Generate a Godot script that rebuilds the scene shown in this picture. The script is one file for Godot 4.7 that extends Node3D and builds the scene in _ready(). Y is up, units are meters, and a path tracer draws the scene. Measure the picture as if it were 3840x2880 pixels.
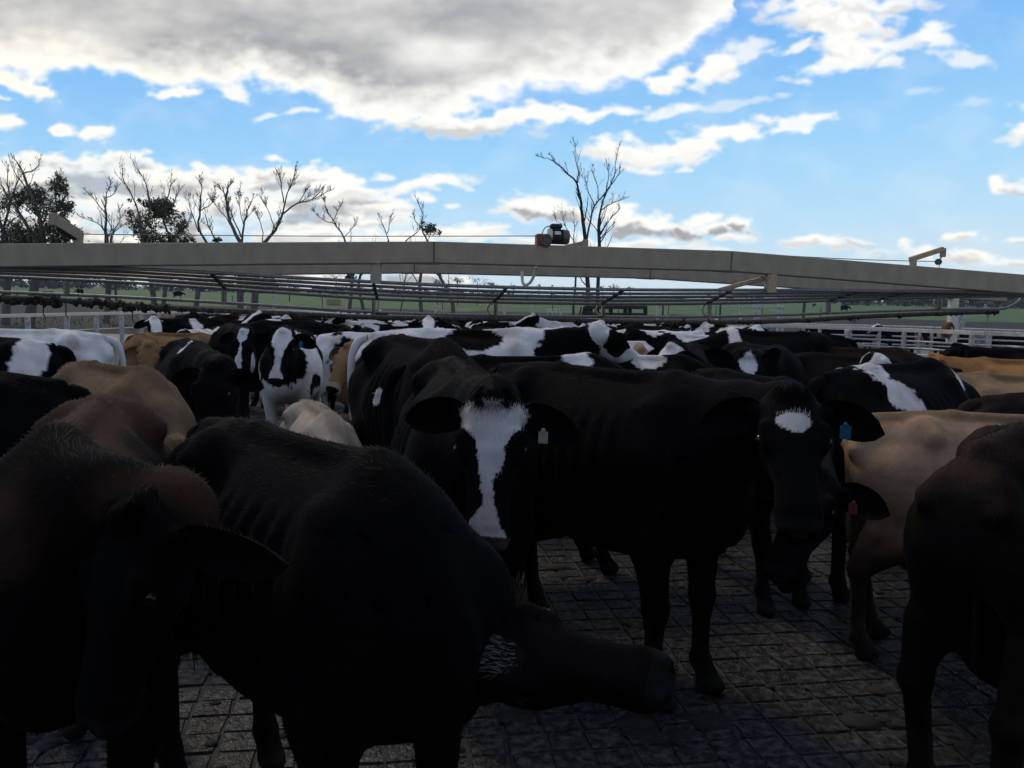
extends Node3D
# A crowd of dairy cows waiting in a sloping concrete yard, seen from under the edge of the milking shed.
# Positions come from sight lines measured on the photograph, cut at real distances (metres).

const F := 3014.0                       # focal length of the photograph in its own pixels (3840 wide)
const EYE := Vector3(0.0, 1.66, 0.0)
var cam: Camera3D
var rng := RandomNumberGenerator.new()
var nz := FastNoiseLite.new()           # general noise
var nz2 := FastNoiseLite.new()
var M := {}

func ray(px: float, py: float) -> Vector3:
	return cam.basis * Vector3((px - 1920.0) / F, -(py - 1440.0) / F, -1.0)

func at(px: float, py: float, dist: float) -> Vector3:          # the point on a sight line at a distance along -z
	var r := ray(px, py)
	return EYE + r * (dist / -r.z)

func gy(z: float) -> float:                                     # the ground falls away from the shed, then is level
	return -0.02 * clampf(-z, 0.0, 25.0)

func ground_at(px: float, dist: float) -> Vector3:
	var p := at(px, 1120.0, dist)
	return Vector3(p.x, gy(p.z), p.z)

static func lin(r: float, g: float, b: float) -> Color:
	return Color(r / 255.0, g / 255.0, b / 255.0).srgb_to_linear()

# ---------------------------------------------------------------- mesh builder
class MB:
	var v := PackedVector3Array()
	var n := PackedVector3Array()
	var c := PackedColorArray()
	var ix := PackedInt32Array()
	var col := Color(1, 1, 1)
	func vert(p: Vector3, nn: Vector3) -> int:
		v.push_back(p); n.push_back(nn); c.push_back(col)
		return v.size() - 1
	func tri(a: int, b: int, d: int) -> void:
		var fn := (v[d] - v[a]).cross(v[b] - v[a])
		if fn.dot(n[a] + n[b] + n[d]) < 0.0:
			ix.push_back(a); ix.push_back(d); ix.push_back(b)
		else:
			ix.push_back(a); ix.push_back(b); ix.push_back(d)
	func quad(a: Vector3, b: Vector3, d: Vector3, e: Vector3, out := Vector3.ZERO) -> void:
		var nn := (d - a).cross(b - a).normalized()
		if out != Vector3.ZERO and nn.dot(out) < 0.0:
			nn = -nn
		var i0 := vert(a, nn); var i1 := vert(b, nn); var i2 := vert(d, nn); var i3 := vert(e, nn)
		tri(i0, i1, i2); tri(i0, i2, i3)
	func face3(a: Vector3, b: Vector3, d: Vector3, out: Vector3) -> void:
		var nn := (d - a).cross(b - a).normalized()
		if nn.dot(out) < 0.0:
			nn = -nn
		var i0 := vert(a, nn); var i1 := vert(b, nn); var i2 := vert(d, nn)
		tri(i0, i1, i2)
	func box(t: Transform3D, s: Vector3, bev := 0.0) -> void:
		var h := s * 0.5
		var b: float = minf(bev, minf(h.x, minf(h.y, h.z)) * 0.6)
		var ax := [Vector3.RIGHT, Vector3.UP, Vector3.BACK]
		for k in 3:
			var a: Vector3 = ax[k]; var u: Vector3 = ax[(k + 1) % 3]; var w: Vector3 = ax[(k + 2) % 3]
			var ha: float = h[k]; var hu: float = h[(k + 1) % 3] - b; var hw: float = h[(k + 2) % 3] - b
			for sg in [-1.0, 1.0]:
				var o: Vector3 = a * ha * sg
				quad(t * (o - u * hu - w * hw), t * (o + u * hu - w * hw), t * (o + u * hu + w * hw), t * (o - u * hu + w * hw), t.basis * (a * sg))
			if b > 0.0:
				for s1 in [-1.0, 1.0]:
					for s2 in [-1.0, 1.0]:
						var p1: Vector3 = u * h[(k + 1) % 3] * s1 + w * hw * s2
						var p2: Vector3 = u * hu * s1 + w * h[(k + 2) % 3] * s2
						var e: Vector3 = a * (ha - b)
						quad(t * (p1 - e), t * (p1 + e), t * (p2 + e), t * (p2 - e), t.basis * (u * s1 + w * s2))
		if b > 0.0:
			for sx in [-1.0, 1.0]:
				for sy in [-1.0, 1.0]:
					for sz in [-1.0, 1.0]:
						var sg2 := Vector3(sx, sy, sz)
						face3(t * (sg2 * Vector3(h.x, h.y - b, h.z - b)), t * (sg2 * Vector3(h.x - b, h.y, h.z - b)), t * (sg2 * Vector3(h.x - b, h.y - b, h.z)), t.basis * sg2)
	func tube(pts: PackedVector3Array, rads: PackedFloat32Array, sides := 8, caps := true) -> void:
		var m := pts.size()
		if m < 2:
			return
		var up := Vector3.UP
		var prev := -1
		for i in m:
			var d: Vector3 = (pts[mini(i + 1, m - 1)] - pts[maxi(i - 1, 0)]).normalized()
			if absf(d.dot(up)) > 0.95:
				up = Vector3.RIGHT if absf(d.x) < 0.9 else Vector3.BACK
			var u := d.cross(up).normalized()
			var w := u.cross(d).normalized()
			up = w
			var start := v.size()
			for k in sides:
				var a := TAU * k / sides
				var nn := u * cos(a) + w * sin(a)
				vert(pts[i] + nn * rads[i], nn)
			if prev >= 0:
				for k in sides:
					var k2 := (k + 1) % sides
					tri(prev + k, prev + k2, start + k2)
					tri(prev + k, start + k2, start + k)
			prev = start
		if caps:
			for e in [0, m - 1]:
				var dd: Vector3 = (pts[0] - pts[1]).normalized() if e == 0 else (pts[m - 1] - pts[m - 2]).normalized()
				var base: int = 0
				base = v.size() - sides if e != 0 else v.size() - sides * m
				if e != 0 and caps and v.size() != 0:
					base = prev
				var cc := vert(pts[e], dd)
				var ring := PackedInt32Array()
				for k in sides:
					ring.push_back(vert(v[base + k], dd))
				for k in sides:
					tri(cc, ring[k], ring[(k + 1) % sides])
	func disc_lathe(t: Transform3D, prof: PackedVector2Array, sides := 20) -> void:    # prof: (radius, along y)
		for i in prof.size() - 1:
			var p0 := prof[i]; var p1 := prof[i + 1]
			var sl := Vector2(p1.y - p0.y, -(p1.x - p0.x)).normalized()
			for k in sides:
				var a0 := TAU * k / sides; var a1 := TAU * (k + 1) / sides
				var n0 := t.basis * Vector3(cos(a0) * sl.x, sl.y, sin(a0) * sl.x)
				var n1 := t.basis * Vector3(cos(a1) * sl.x, sl.y, sin(a1) * sl.x)
				var q0 := vert(t * Vector3(cos(a0) * p0.x, p0.y, sin(a0) * p0.x), n0)
				var q1 := vert(t * Vector3(cos(a1) * p0.x, p0.y, sin(a1) * p0.x), n1)
				var q2 := vert(t * Vector3(cos(a1) * p1.x, p1.y, sin(a1) * p1.x), n1)
				var q3 := vert(t * Vector3(cos(a0) * p1.x, p1.y, sin(a0) * p1.x), n0)
				tri(q0, q1, q2); tri(q0, q2, q3)
	func lump(p: Vector3, r: Vector3, seed_: int) -> void:           # an uneven pebble or clod
		var rg := RandomNumberGenerator.new(); rg.seed = seed_
		var rows := []
		for i in 5:
			var la := PI * (i / 4.0 - 0.5)
			var row := PackedInt32Array()
			for k in 7:
				var a := TAU * k / 7.0
				var d := Vector3(cos(la) * cos(a), sin(la), cos(la) * sin(a))
				row.push_back(vert(p + d * r * rg.randf_range(0.75, 1.15), d))
			rows.push_back(row)
		for i in 4:
			for k in 7:
				tri(rows[i][k], rows[i][(k + 1) % 7], rows[i + 1][(k + 1) % 7])
				tri(rows[i][k], rows[i + 1][(k + 1) % 7], rows[i + 1][k])
	func mesh(mat: Material) -> ArrayMesh:
		var arr := []
		arr.resize(Mesh.ARRAY_MAX)
		arr[Mesh.ARRAY_VERTEX] = v; arr[Mesh.ARRAY_NORMAL] = n; arr[Mesh.ARRAY_COLOR] = c; arr[Mesh.ARRAY_INDEX] = ix
		var am := ArrayMesh.new()
		am.add_surface_from_arrays(Mesh.PRIMITIVE_TRIANGLES, arr)
		am.surface_set_material(0, mat)
		return am

func tag(o: Node, label := "", category := "", group := "", kind := "") -> Node:
	if label: o.set_meta("label", label)
	if category: o.set_meta("category", category)
	if group: o.set_meta("group", group)
	if kind: o.set_meta("kind", kind)
	return o

func put(called: String, me: Mesh, parent: Node = null) -> MeshInstance3D:
	var o := MeshInstance3D.new()
	o.name = called
	o.mesh = me
	(self if parent == null else parent).add_child(o, true)
	return o

func thing(called: String, where: Vector3, label: String, category: String, group := "") -> Node3D:
	var o := Node3D.new()
	o.name = called
	o.position = where
	add_child(o, true)
	tag(o, label, category, group)
	return o

func seg(a: Vector3, b: Vector3, ups := Vector3.UP) -> Transform3D:    # a frame with x along a->b, at the middle
	var x := (b - a).normalized()
	var z := x.cross(ups).normalized()
	var y := z.cross(x).normalized()
	return Transform3D(Basis(x, y, z), (a + b) * 0.5)

func pv(a: Array) -> PackedVector3Array:
	return PackedVector3Array(a)

func same(r: float, k: int) -> PackedFloat32Array:
	var f := PackedFloat32Array(); f.resize(k); f.fill(r)
	return f

func smooth(pts: PackedVector3Array, k := 4) -> PackedVector3Array:
	var out := PackedVector3Array()
	var m := pts.size()
	for i in m - 1:
		for s in k:
			out.push_back(pts[i].cubic_interpolate(pts[i + 1], pts[maxi(i - 1, 0)], pts[mini(i + 2, m - 1)], float(s) / k))
	out.push_back(pts[m - 1])
	return out

# ---------------------------------------------------------------- materials
func noise_tex(freq: float, oct: int, lo: Color, hi: Color, seed_: int, size := 512, kind := FastNoiseLite.TYPE_SIMPLEX_SMOOTH) -> NoiseTexture2D:
	var t := NoiseTexture2D.new()
	var f := FastNoiseLite.new()
	f.noise_type = kind; f.frequency = freq; f.fractal_octaves = oct; f.seed = seed_
	t.noise = f; t.width = size; t.height = size; t.seamless = true
	var g := Gradient.new()
	g.set_color(0, lo); g.set_color(1, hi)
	t.color_ramp = g
	return t

func bump_tex(freq: float, oct: int, seed_: int, strength := 4.0, size := 512) -> NoiseTexture2D:
	var t := NoiseTexture2D.new()
	var f := FastNoiseLite.new()
	f.frequency = freq; f.fractal_octaves = oct; f.seed = seed_
	t.noise = f; t.width = size; t.height = size; t.seamless = true
	t.as_normal_map = true; t.bump_strength = strength
	return t

func mat(alb: Color, rough: float, metal := 0.0, tex: Texture2D = null, scale := 1.0, bump: Texture2D = null, vcol := false) -> StandardMaterial3D:
	var m := StandardMaterial3D.new()
	m.albedo_color = alb.linear_to_srgb()
	m.roughness = rough
	m.metallic = metal
	m.metallic_specular = 0.4
	m.vertex_color_use_as_albedo = vcol
	if tex or bump:
		m.uv1_triplanar = true
		m.uv1_world_triplanar = true
		m.uv1_scale = Vector3.ONE * scale
	if tex: m.albedo_texture = tex
	if bump:
		m.normal_enabled = true
		m.normal_texture = bump
	return m

func materials() -> void:
	var grime := noise_tex(0.02, 5, Color(0.62, 0.61, 0.58), Color(1, 1, 1), 3)
	var fine := noise_tex(0.06, 4, Color(0.7, 0.7, 0.7), Color(1, 1, 1), 5)
	var bump := bump_tex(0.05, 5, 7, 3.0)
	M.beam = mat(Color(0.315, 0.26, 0.185), 0.5, 0.0, noise_tex(0.016, 6, Color(0.87, 0.86, 0.84), Color(1, 1, 1), 4), 0.22)
	M.beam.uv1_scale = Vector3(0.45, 0.16, 0.45)
	M.beam_tan = mat(Color(0.52, 0.37, 0.22), 0.5, 0.0, fine, 0.5)
	M.seam = mat(Color(0.09, 0.08, 0.065), 0.7)
	M.pipe = mat(Color(0.24, 0.24, 0.245), 0.45, 0.3, grime, 1.2)
	M.clamp = mat(Color(0.03, 0.03, 0.03), 0.7)
	M.mud = mat(Color(0.03, 0.025, 0.02), 0.85, 0.0, fine, 3.0, bump)
	M.mudpipe = mat(Color(0.15, 0.135, 0.11), 0.8, 0.0, noise_tex(0.03, 5, Color(0.3, 0.28, 0.25), Color(1, 1, 1), 23), 0.8, bump)
	M.galv = mat(Color(0.60, 0.59, 0.56), 0.45, 0.15, grime, 0.8)
	M.rail = mat(Color(0.80, 0.74, 0.60), 0.5, 0.0, fine, 0.6)
	M.rust = mat(Color(0.20, 0.085, 0.035), 0.8, 0.0, fine, 3.0)
	M.cream = mat(Color(0.55, 0.5, 0.4), 0.5)
	M.red = mat(Color(0.33, 0.075, 0.05), 0.55, 0.0, grime, 3.0)
	M.dark_metal = mat(Color(0.055, 0.043, 0.038), 0.5, 0.1, fine, 4.0)
	M.grey_metal = mat(Color(0.15, 0.13, 0.11), 0.5, 0.1, grime, 4.0)
	M.plate = mat(Color(0.5, 0.5, 0.5), 0.4)
	M.black = mat(Color(0.014, 0.014, 0.014), 0.6)
	M.wire = mat(Color(0.06, 0.06, 0.065), 0.5, 0.5)
	M.coat = mat(Color(1, 1, 1), 0.7, 0.0, null, 1.0, null, true)
	M.coat.metallic_specular = 0.045
	M.coat.rim_enabled = true
	M.coat.rim = 0.035
	M.coat.rim_tint = 0.2
	M.hair = mat(Color(1, 1, 1), 0.6, 0.0, null, 1.0, null, true)
	M.hair.metallic_specular = 0.13
	M.hair.backlight_enabled = true
	M.hair.backlight = Color(0.0, 0.0, 0.0)
	M.hair.backlight_enabled = false
	M.eye = mat(Color(0.008, 0.006, 0.005), 0.16)
	M.eye.metallic_specular = 0.35
	M.tag_blue = mat(Color(0.012, 0.10, 0.16), 0.4)
	M.tag_red = mat(Color(0.22, 0.04, 0.045), 0.4)
	M.tag_white = mat(Color(0.30, 0.28, 0.24), 0.4)
	M.bark = mat(Color(0.20, 0.18, 0.16), 0.9, 0.0, noise_tex(0.03, 5, Color(0.45, 0.42, 0.4), Color(1, 1, 1), 11), 0.6, bump)
	M.bark_dark = mat(Color(0.065, 0.055, 0.048), 0.9, 0.0, grime, 0.6)
	M.leaf = mat(Color(1, 1, 1), 0.6, 0.0, null, 1.0, null, true)
	M.leaf.backlight_enabled = true
	M.leaf.backlight = Color(0.05, 0.06, 0.03)
	M.grass = mat(Color(0.105, 0.17, 0.024), 0.9, 0.0, noise_tex(0.012, 6, Color(0.42, 0.52, 0.5), Color(1, 1, 1), 12, 1024), 0.018)
	M.dirt = mat(Color(0.042, 0.034, 0.027), 0.95, 0.0, noise_tex(0.02, 6, Color(0.45, 0.5, 0.42), Color(1, 1, 1), 13, 1024), 0.12, bump)
	M.blade = mat(Color(1, 1, 1), 0.8, 0.0, null, 1.0, null, true)
	M.joint = mat(Color(0.055, 0.053, 0.050), 0.85, 0.0, grime, 1.0)
	M.slab = []
	for k in 5:
		var m := mat(Color(0.10, 0.098, 0.095) * (0.66 + 0.15 * k), 0.36, 0.0, noise_tex(0.03, 6, Color(0.30, 0.28, 0.26), Color(1, 1, 1), 30 + k), 1.1, bump_tex(0.08, 5, 40 + k, 5.0))
		m.normal_scale = 0.8
		m.metallic_specular = 0.25
		M.slab.push_back(m)
	M.concrete = mat(Color(0.16, 0.157, 0.15), 0.5, 0.0, noise_tex(0.02, 6, Color(0.45, 0.43, 0.41), Color(1, 1, 1), 37), 0.4, bump)
	M.shed = mat(Color(0.12, 0.12, 0.12), 0.7, 0.0, grime, 0.5)
	M.hay = mat(Color(0.25, 0.2, 0.1), 0.9)
# ---------------------------------------------------------------- sky
# [centre x, centre y, half width, half height, tilt in degrees, greyness, opacity] measured on the photograph
const CLOUDS := [
	[1740, 470, 330, 60, 0, 0.45, 1.0], [1960, 438, 220, 46, -3, 0.1, 1.0], [2180, 432, 230, 36, -4, 0.05, 1.0], [2480, 432, 190, 32, -13, 0.0, 0.75], [2760, 385, 260, 18, -7, 0.0, 0.4],
	[2400, 580, 230, 66, 4, 0.2, 1.0], [2600, 545, 210, 62, -14, 0.1, 1.0], [2720, 505, 220, 42, -16, 0.05, 1.0], [2960, 480, 220, 28, -12, 0.0, 0.85], [2560, 640, 50, 18, 0, 0.0, 0.7], [2440, 645, 70, 20, 0, 0.1, 0.8],
	[2680, 280, 130, 60, -14, 0.1, 1.0], [2810, 190, 80, 60, -40, 0.0, 0.7], [2500, 300, 90, 50, -30, 0.1, 1.0],
	[3130, 90, 260, 110, 8, 0.3, 1.0], [3190, 190, 190, 90, 10, 0.25, 0.95], [3130, 250, 190, 40, -12, 0.05, 0.9], [2980, 170, 110, 24, -25, 0.0, 0.8], [3400, 160, 170, 50, -18, 0.05, 0.75], [3520, 150, 110, 52, 30, 0.0, 0.8], [3620, 235, 120, 36, 12, 0.0, 0.65], [3330, 240, 90, 24, -8, 0.0, 0.6], [3280, 20, 250, 50, 0, 0.3, 0.9],
	[3460, 335, 70, 16, -5, 0.0, 0.3], [3660, 390, 70, 18, 0, 0.0, 0.25],
	[3840, 405, 60, 24, 0, 0.1, 0.5], [3850, 490, 110, 60, -20, 0.15, 1.0], [3740, 705, 62, 38, -5, 0.05, 1.0], [3850, 715, 110, 30, 0, 0.5, 0.8],
	[1990, 780, 140, 62, 4, 0.2, 1.0], [2090, 810, 170, 44, 10, 0.75, 1.0], [2330, 800, 110, 60, 20, 0.1, 1.0], [2420, 850, 240, 52, 6, 0.75, 1.0], [2610, 825, 110, 44, 0, 0.1, 1.0], [2680, 865, 170, 40, 4, 0.9, 1.0], [2780, 860, 60, 38, 20, 0.8, 1.0], [2730, 900, 120, 14, 0, 0.2, 0.9],
	[3060, 912, 160, 28, 2, 0.35, 1.0], [3240, 915, 60, 14, 8, 0.5, 0.6], [3610, 892, 110, 20, 2, 0.35, 1.0], [3440, 945, 62, 42, 0, 0.15, 1.0], [3640, 965, 140, 36, 6, 0.45, 1.0], [3280, 955, 120, 22, 0, 0.5, 0.35], [3830, 905, 50, 18, 0, 0.4, 0.8], [3790, 990, 160, 22, 4, 0.4, 0.7],
	[2400, 915, 260, 26, 2, 0.25, 0.9], [2050, 905, 300, 30, 0, 0.25, 0.8], [1740, 880, 190, 36, 0, 0.15, 1.0], [2620, 950, 260, 22, 0, 0.1, 0.6],
	[30, 466, 66, 34, -10, 0.05, 1.0], [225, 482, 62, 34, 0, 0.0, 1.0], [350, 497, 100, 36, 4, 0.05, 1.0], [20, 365, 50, 10, 5, 0.0, 0.8],
	[1570, 700, 210, 36, -12, 0.1, 1.0], [1700, 690, 90, 20, 8, 0.0, 0.7], [1590, 752, 56, 18, 5, 0.05, 0.9], [1705, 775, 34, 12, 0, 0.0, 0.7], [1030, 585, 46, 18, 0, 0.0, 0.9], [1420, 655, 50, 20, 0, 0.1, 0.8],
	[1310, 730, 170, 46, -8, 0.25, 1.0], [1420, 788, 150, 26, 0, 0.3, 0.95], [1380, 832, 170, 26, 0, 0.35, 0.95], [1180, 880, 300, 30, 0, 0.3, 0.9], [1520, 890, 120, 22, 0, 0.2, 0.6],
	[60, 315, 170, 46, 15, 0.05, 1.0], [150, 335, 60, 18, 20, 0.0, 0.9], [890, 345, 70, 46, 30, 0.0, 0.85], [640, 345, 110, 34, 0, 0.0, 1.0], [1010, 440, 60, 12, -5, 0.0, 0.7], [1120, 428, 90, 16, -6, 0.0, 0.7],
]
# lower edge of the great grey cloud and upper edge of the low bank on the left: x, y pairs
const EDGE := [-900, 420, -300, 330, 0, 300, 140, 300, 210, 268, 300, 270, 450, 318, 620, 350, 760, 340, 900, 320, 1040, 350, 1200, 390, 1350, 440, 1480, 480, 1640, 480, 1790, 420, 1900, 385, 2000, 345, 2300, 312, 2420, 300, 2560, 225, 2660, 140, 2760, 60, 2740, -60, 2900, -260, 3200, -500]
const BANK := [-900, 560, 0, 572, 150, 580, 300, 562, 480, 566, 560, 568, 640, 622, 740, 620, 820, 640, 960, 622, 1060, 600, 1160, 612, 1260, 640, 1340, 660, 1420, 700, 1560, 800, 1700, 980, 1900, 1200]

func edge(t: Array, x: float) -> float:
	for i in range(0, t.size() - 2, 2):
		if x < t[i + 2]:
			var f := clampf((x - t[i]) / maxf(t[i + 2] - t[i], 1.0), 0.0, 1.0)
			f = f * f * (3.0 - 2.0 * f)
			return lerpf(t[i + 1], t[i + 3], f)
	return t[t.size() - 1]

var sky_n: FastNoiseLite
var sky_w: FastNoiseLite
var sky_rows: Array = []
var sky_inv: Basis
var cloud_pre := []

const DEG := 57.29578
func blue(el: float) -> Color:
	var k := [[-5.0, lin(208, 228, 240)], [0.5, lin(212, 231, 242)], [4.0, lin(190, 226, 250)], [9.0, lin(163, 214, 252)], [14.0, lin(138, 196, 250)], [20.0, lin(112, 172, 244)], [45.0, lin(62, 112, 200)], [90.0, lin(44, 84, 165)]]
	for i in k.size() - 1:
		if el < k[i + 1][0]:
			return (k[i][1] as Color).lerp(k[i + 1][1], clampf((el - k[i][0]) / (k[i + 1][0] - k[i][0]), 0.0, 1.0))
	return k[-1][1]

func over(base: Color, alpha: float, grey: float, warm: float) -> Color:
	var w := Color(1.05, 1.04, 0.99).lerp(Color(1.1, 1.06, 0.94), warm)
	var g := Color(0.385, 0.392, 0.42)
	return base.lerp(w.lerp(g, clampf(grey, 0.0, 1.0)), clampf(alpha, 0.0, 1.0))

func framed_sky(d: Vector3, el: float) -> Color:
	var q := sky_inv * d
	var x := 1920.0 - q.x / q.z * F
	var y := 1440.0 + q.y / q.z * F
	var c := blue(el + 0.0015 * (1920.0 - x) * 0.6)
	var n1 := sky_w.get_noise_2d(x, y * 1.5)
	var n2 := sky_w.get_noise_2d(x + 5000.0, y * 1.5)
	var n3 := sky_n.get_noise_2d(x, y * 1.9)
	var wx := x + n1 * 60.0
	var wy := y + n2 * 34.0
	var warm := clampf((1500.0 - x) / 1500.0, 0.0, 1.0)
	# thin veil
	c = over(c, 0.10 * clampf(n1 * 1.5 + 0.2, 0.0, 1.0), 0.0, warm)
	# low bank at the left
	var bt := edge(BANK, wx)
	var bd := (wy - bt) / 70.0 + n3 * 0.7
	if bd > -0.3:
		var low := clampf((y - 760.0) / 170.0, 0.0, 1.0)
		var stripes := sky_w.get_noise_2d(x * 0.55 + 900.0, y * 3.4) * 1.5 + n3 * 0.8
		var al := smoothstep(-0.1, 0.45, bd) * (1.0 - (0.25 + 0.75 * low) * smoothstep(-0.25, 0.35, -stripes) * 0.9)
		var gr := smoothstep(0.5, 1.4, bd) * smoothstep(-0.2, 0.3, sky_w.get_noise_2d(x * 0.7, y * 2.6 + 300.0) + n3 * 0.3) * 0.85
		c = over(c, al, gr, warm)
	for e in cloud_pre:
		var dx: float = wx - e[0]
		var dy: float = wy - e[1]
		if absf(dx) > e[9] or absf(dy) > e[9]:
			continue
		var u: float = (dx * e[4] + dy * e[5]) / e[2]
		var w: float = (-dx * e[5] + dy * e[4]) / e[3]
		if w > 0.0: w *= 1.25
		var r2 := u * u + w * w
		if r2 > 2.6:
			continue
		var dd := 1.0 - sqrt(r2) + n3 * 0.55 + n1 * 0.15
		if dd <= 0.0:
			continue
		var a: float = smoothstep(0.0, 0.62, dd) * e[7]
		var g: float = minf(e[6] * 1.25, 1.0) * smoothstep(-0.3, 0.4, w + n3 * 0.7) * smoothstep(0.05, 0.45, dd)
		c = over(c, a, g, warm)
	# the great cloud overhead
	var eb := edge(EDGE, wx)
	var D := (eb - wy) / 90.0 + n3 * 0.4 + n1 * 0.6
	if D > -0.2:
		var a2 := smoothstep(-0.15, 0.6, D)
		var depth := smoothstep(0.3, 2.3, D)
		var soft := 0.78 + 0.5 * sky_w.get_noise_2d(x * 0.35, y * 0.7 + 70.0) + n3 * 0.12
		soft -= 0.4 * smoothstep(240.0, 60.0, absf(x - 1650.0)) * smoothstep(90.0, 20.0, absf(y - 200.0))
		soft -= 0.28 * smoothstep(500.0, 0.0, x) * smoothstep(60.0, 190.0, y)
		c = over(c, a2, depth * clampf(soft * 0.92, 0.15, 1.0), warm)
	return c

func wide_sky(d: Vector3, el: float) -> Color:
	var c := blue(el)
	var p := Vector2(d.x, d.z) / (maxf(d.y, 0.0) + 0.16)
	var n := sky_w.get_noise_2d(p.x * 420.0, p.y * 420.0) + 0.35 * sky_n.get_noise_2d(p.x * 300.0, p.y * 300.0)
	var a := smoothstep(-0.06, 0.2, n)
	return over(c, a, smoothstep(0.08, 0.5, n) * 0.75, 0.3)

func sky_row(r: int) -> void:
	var W := 4096; var H := 2048
	var row := PackedFloat32Array()
	row.resize(1000 * 4)
	var el := 90.0 - (r + 0.5) / H * 180.0
	for i in 1000:
		var az := (i - 500 + 0.5) / W * 360.0
		var d := Vector3(sin(az / DEG) * cos(el / DEG), sin(el / DEG), -cos(az / DEG) * cos(el / DEG))
		var c := framed_sky(d, el)
		var k := maxf(smoothstep(38.0, 43.5, absf(az)), smoothstep(24.0, 30.0, el))
		if k > 0.0:
			c = c.lerp(wide_sky(d, el), k)
		row[i * 4] = c.r; row[i * 4 + 1] = c.g; row[i * 4 + 2] = c.b; row[i * 4 + 3] = 1.0
	sky_rows[r - 680] = row

func make_sky() -> Image:
	sky_n = FastNoiseLite.new(); sky_n.seed = 4; sky_n.frequency = 0.0085; sky_n.fractal_octaves = 5; sky_n.fractal_gain = 0.5
	sky_w = FastNoiseLite.new(); sky_w.seed = 9; sky_w.frequency = 0.0032; sky_w.fractal_octaves = 4
	sky_inv = cam.basis.inverse()
	for e in CLOUDS:
		var a: float = deg_to_rad(e[4])
		cloud_pre.push_back([float(e[0]), float(e[1]), float(e[2]) * 1.12, float(e[3]) * 1.15, cos(a), sin(a), e[5], e[6], 0.0, maxf(e[2], e[3]) * 1.7])
	var W := 4096; var H := 2048
	var small := Image.create_empty(512, 256, false, Image.FORMAT_RGBAF)
	for r in 256:
		var el := 90.0 - (r + 0.5) / 256.0 * 180.0
		for i in 512:
			var az := (i + 0.5) / 512.0 * TAU
			var c := Color(0.10, 0.105, 0.085)
			if el > -1.5:
				c = wide_sky(Vector3(sin(az) * cos(el / DEG), sin(el / DEG), -cos(az) * cos(el / DEG)), el)
			small.set_pixel(i, r, c)
	small.resize(W, H, Image.INTERPOLATE_BILINEAR)
	sky_rows.resize(360)
	var id := WorkerThreadPool.add_group_task(func(k: int) -> void: sky_row(k + 680), 360)
	WorkerThreadPool.wait_for_group_task_completion(id)
	var by := PackedByteArray()
	for r in 360:
		by.append_array((sky_rows[r] as PackedFloat32Array).to_byte_array())
	var part := Image.create_from_data(1000, 360, false, Image.FORMAT_RGBAF, by)
	small.blit_rect(part, Rect2i(500, 0, 500, 360), Vector2i(0, 680))
	small.blit_rect(part, Rect2i(0, 0, 500, 360), Vector2i(W - 500, 680))
	return small
# ---------------------------------------------------------------- ground, yard, fences
func sheet(called: String, xs: Array, zs: Array, lift: float, m: Material, kind := "structure", wob := 0.0) -> MeshInstance3D:
	var b := MB.new()
	var rows := []
	for z in zs:
		var row := PackedInt32Array()
		for x in xs:
			var xx: float = x; var zz: float = z
			if wob > 0.0:
				var edge_k := 1.0 if (x == xs[0] or x == xs[-1] or z == zs[0] or z == zs[-1]) else 0.0
				xx += nz.get_noise_2d(x * 9.0, z * 9.0) * wob * edge_k
				zz += nz.get_noise_2d(x * 9.0 + 400.0, z * 9.0) * wob * edge_k
			row.push_back(b.vert(Vector3(xx, gy(zz) + lift, zz), Vector3.UP))
		rows.push_back(row)
	for j in zs.size() - 1:
		for i in xs.size() - 1:
			b.tri(rows[j][i], rows[j][i + 1], rows[j + 1][i + 1])
			b.tri(rows[j][i], rows[j + 1][i + 1], rows[j + 1][i])
	var o := put(called, b.mesh(m))
	tag(o, "", "", "", kind)
	return o

func steps(a: float, b: float, k: int) -> Array:
	var r := []
	for i in k + 1:
		r.push_back(lerpf(a, b, float(i) / k))
	return r

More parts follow.
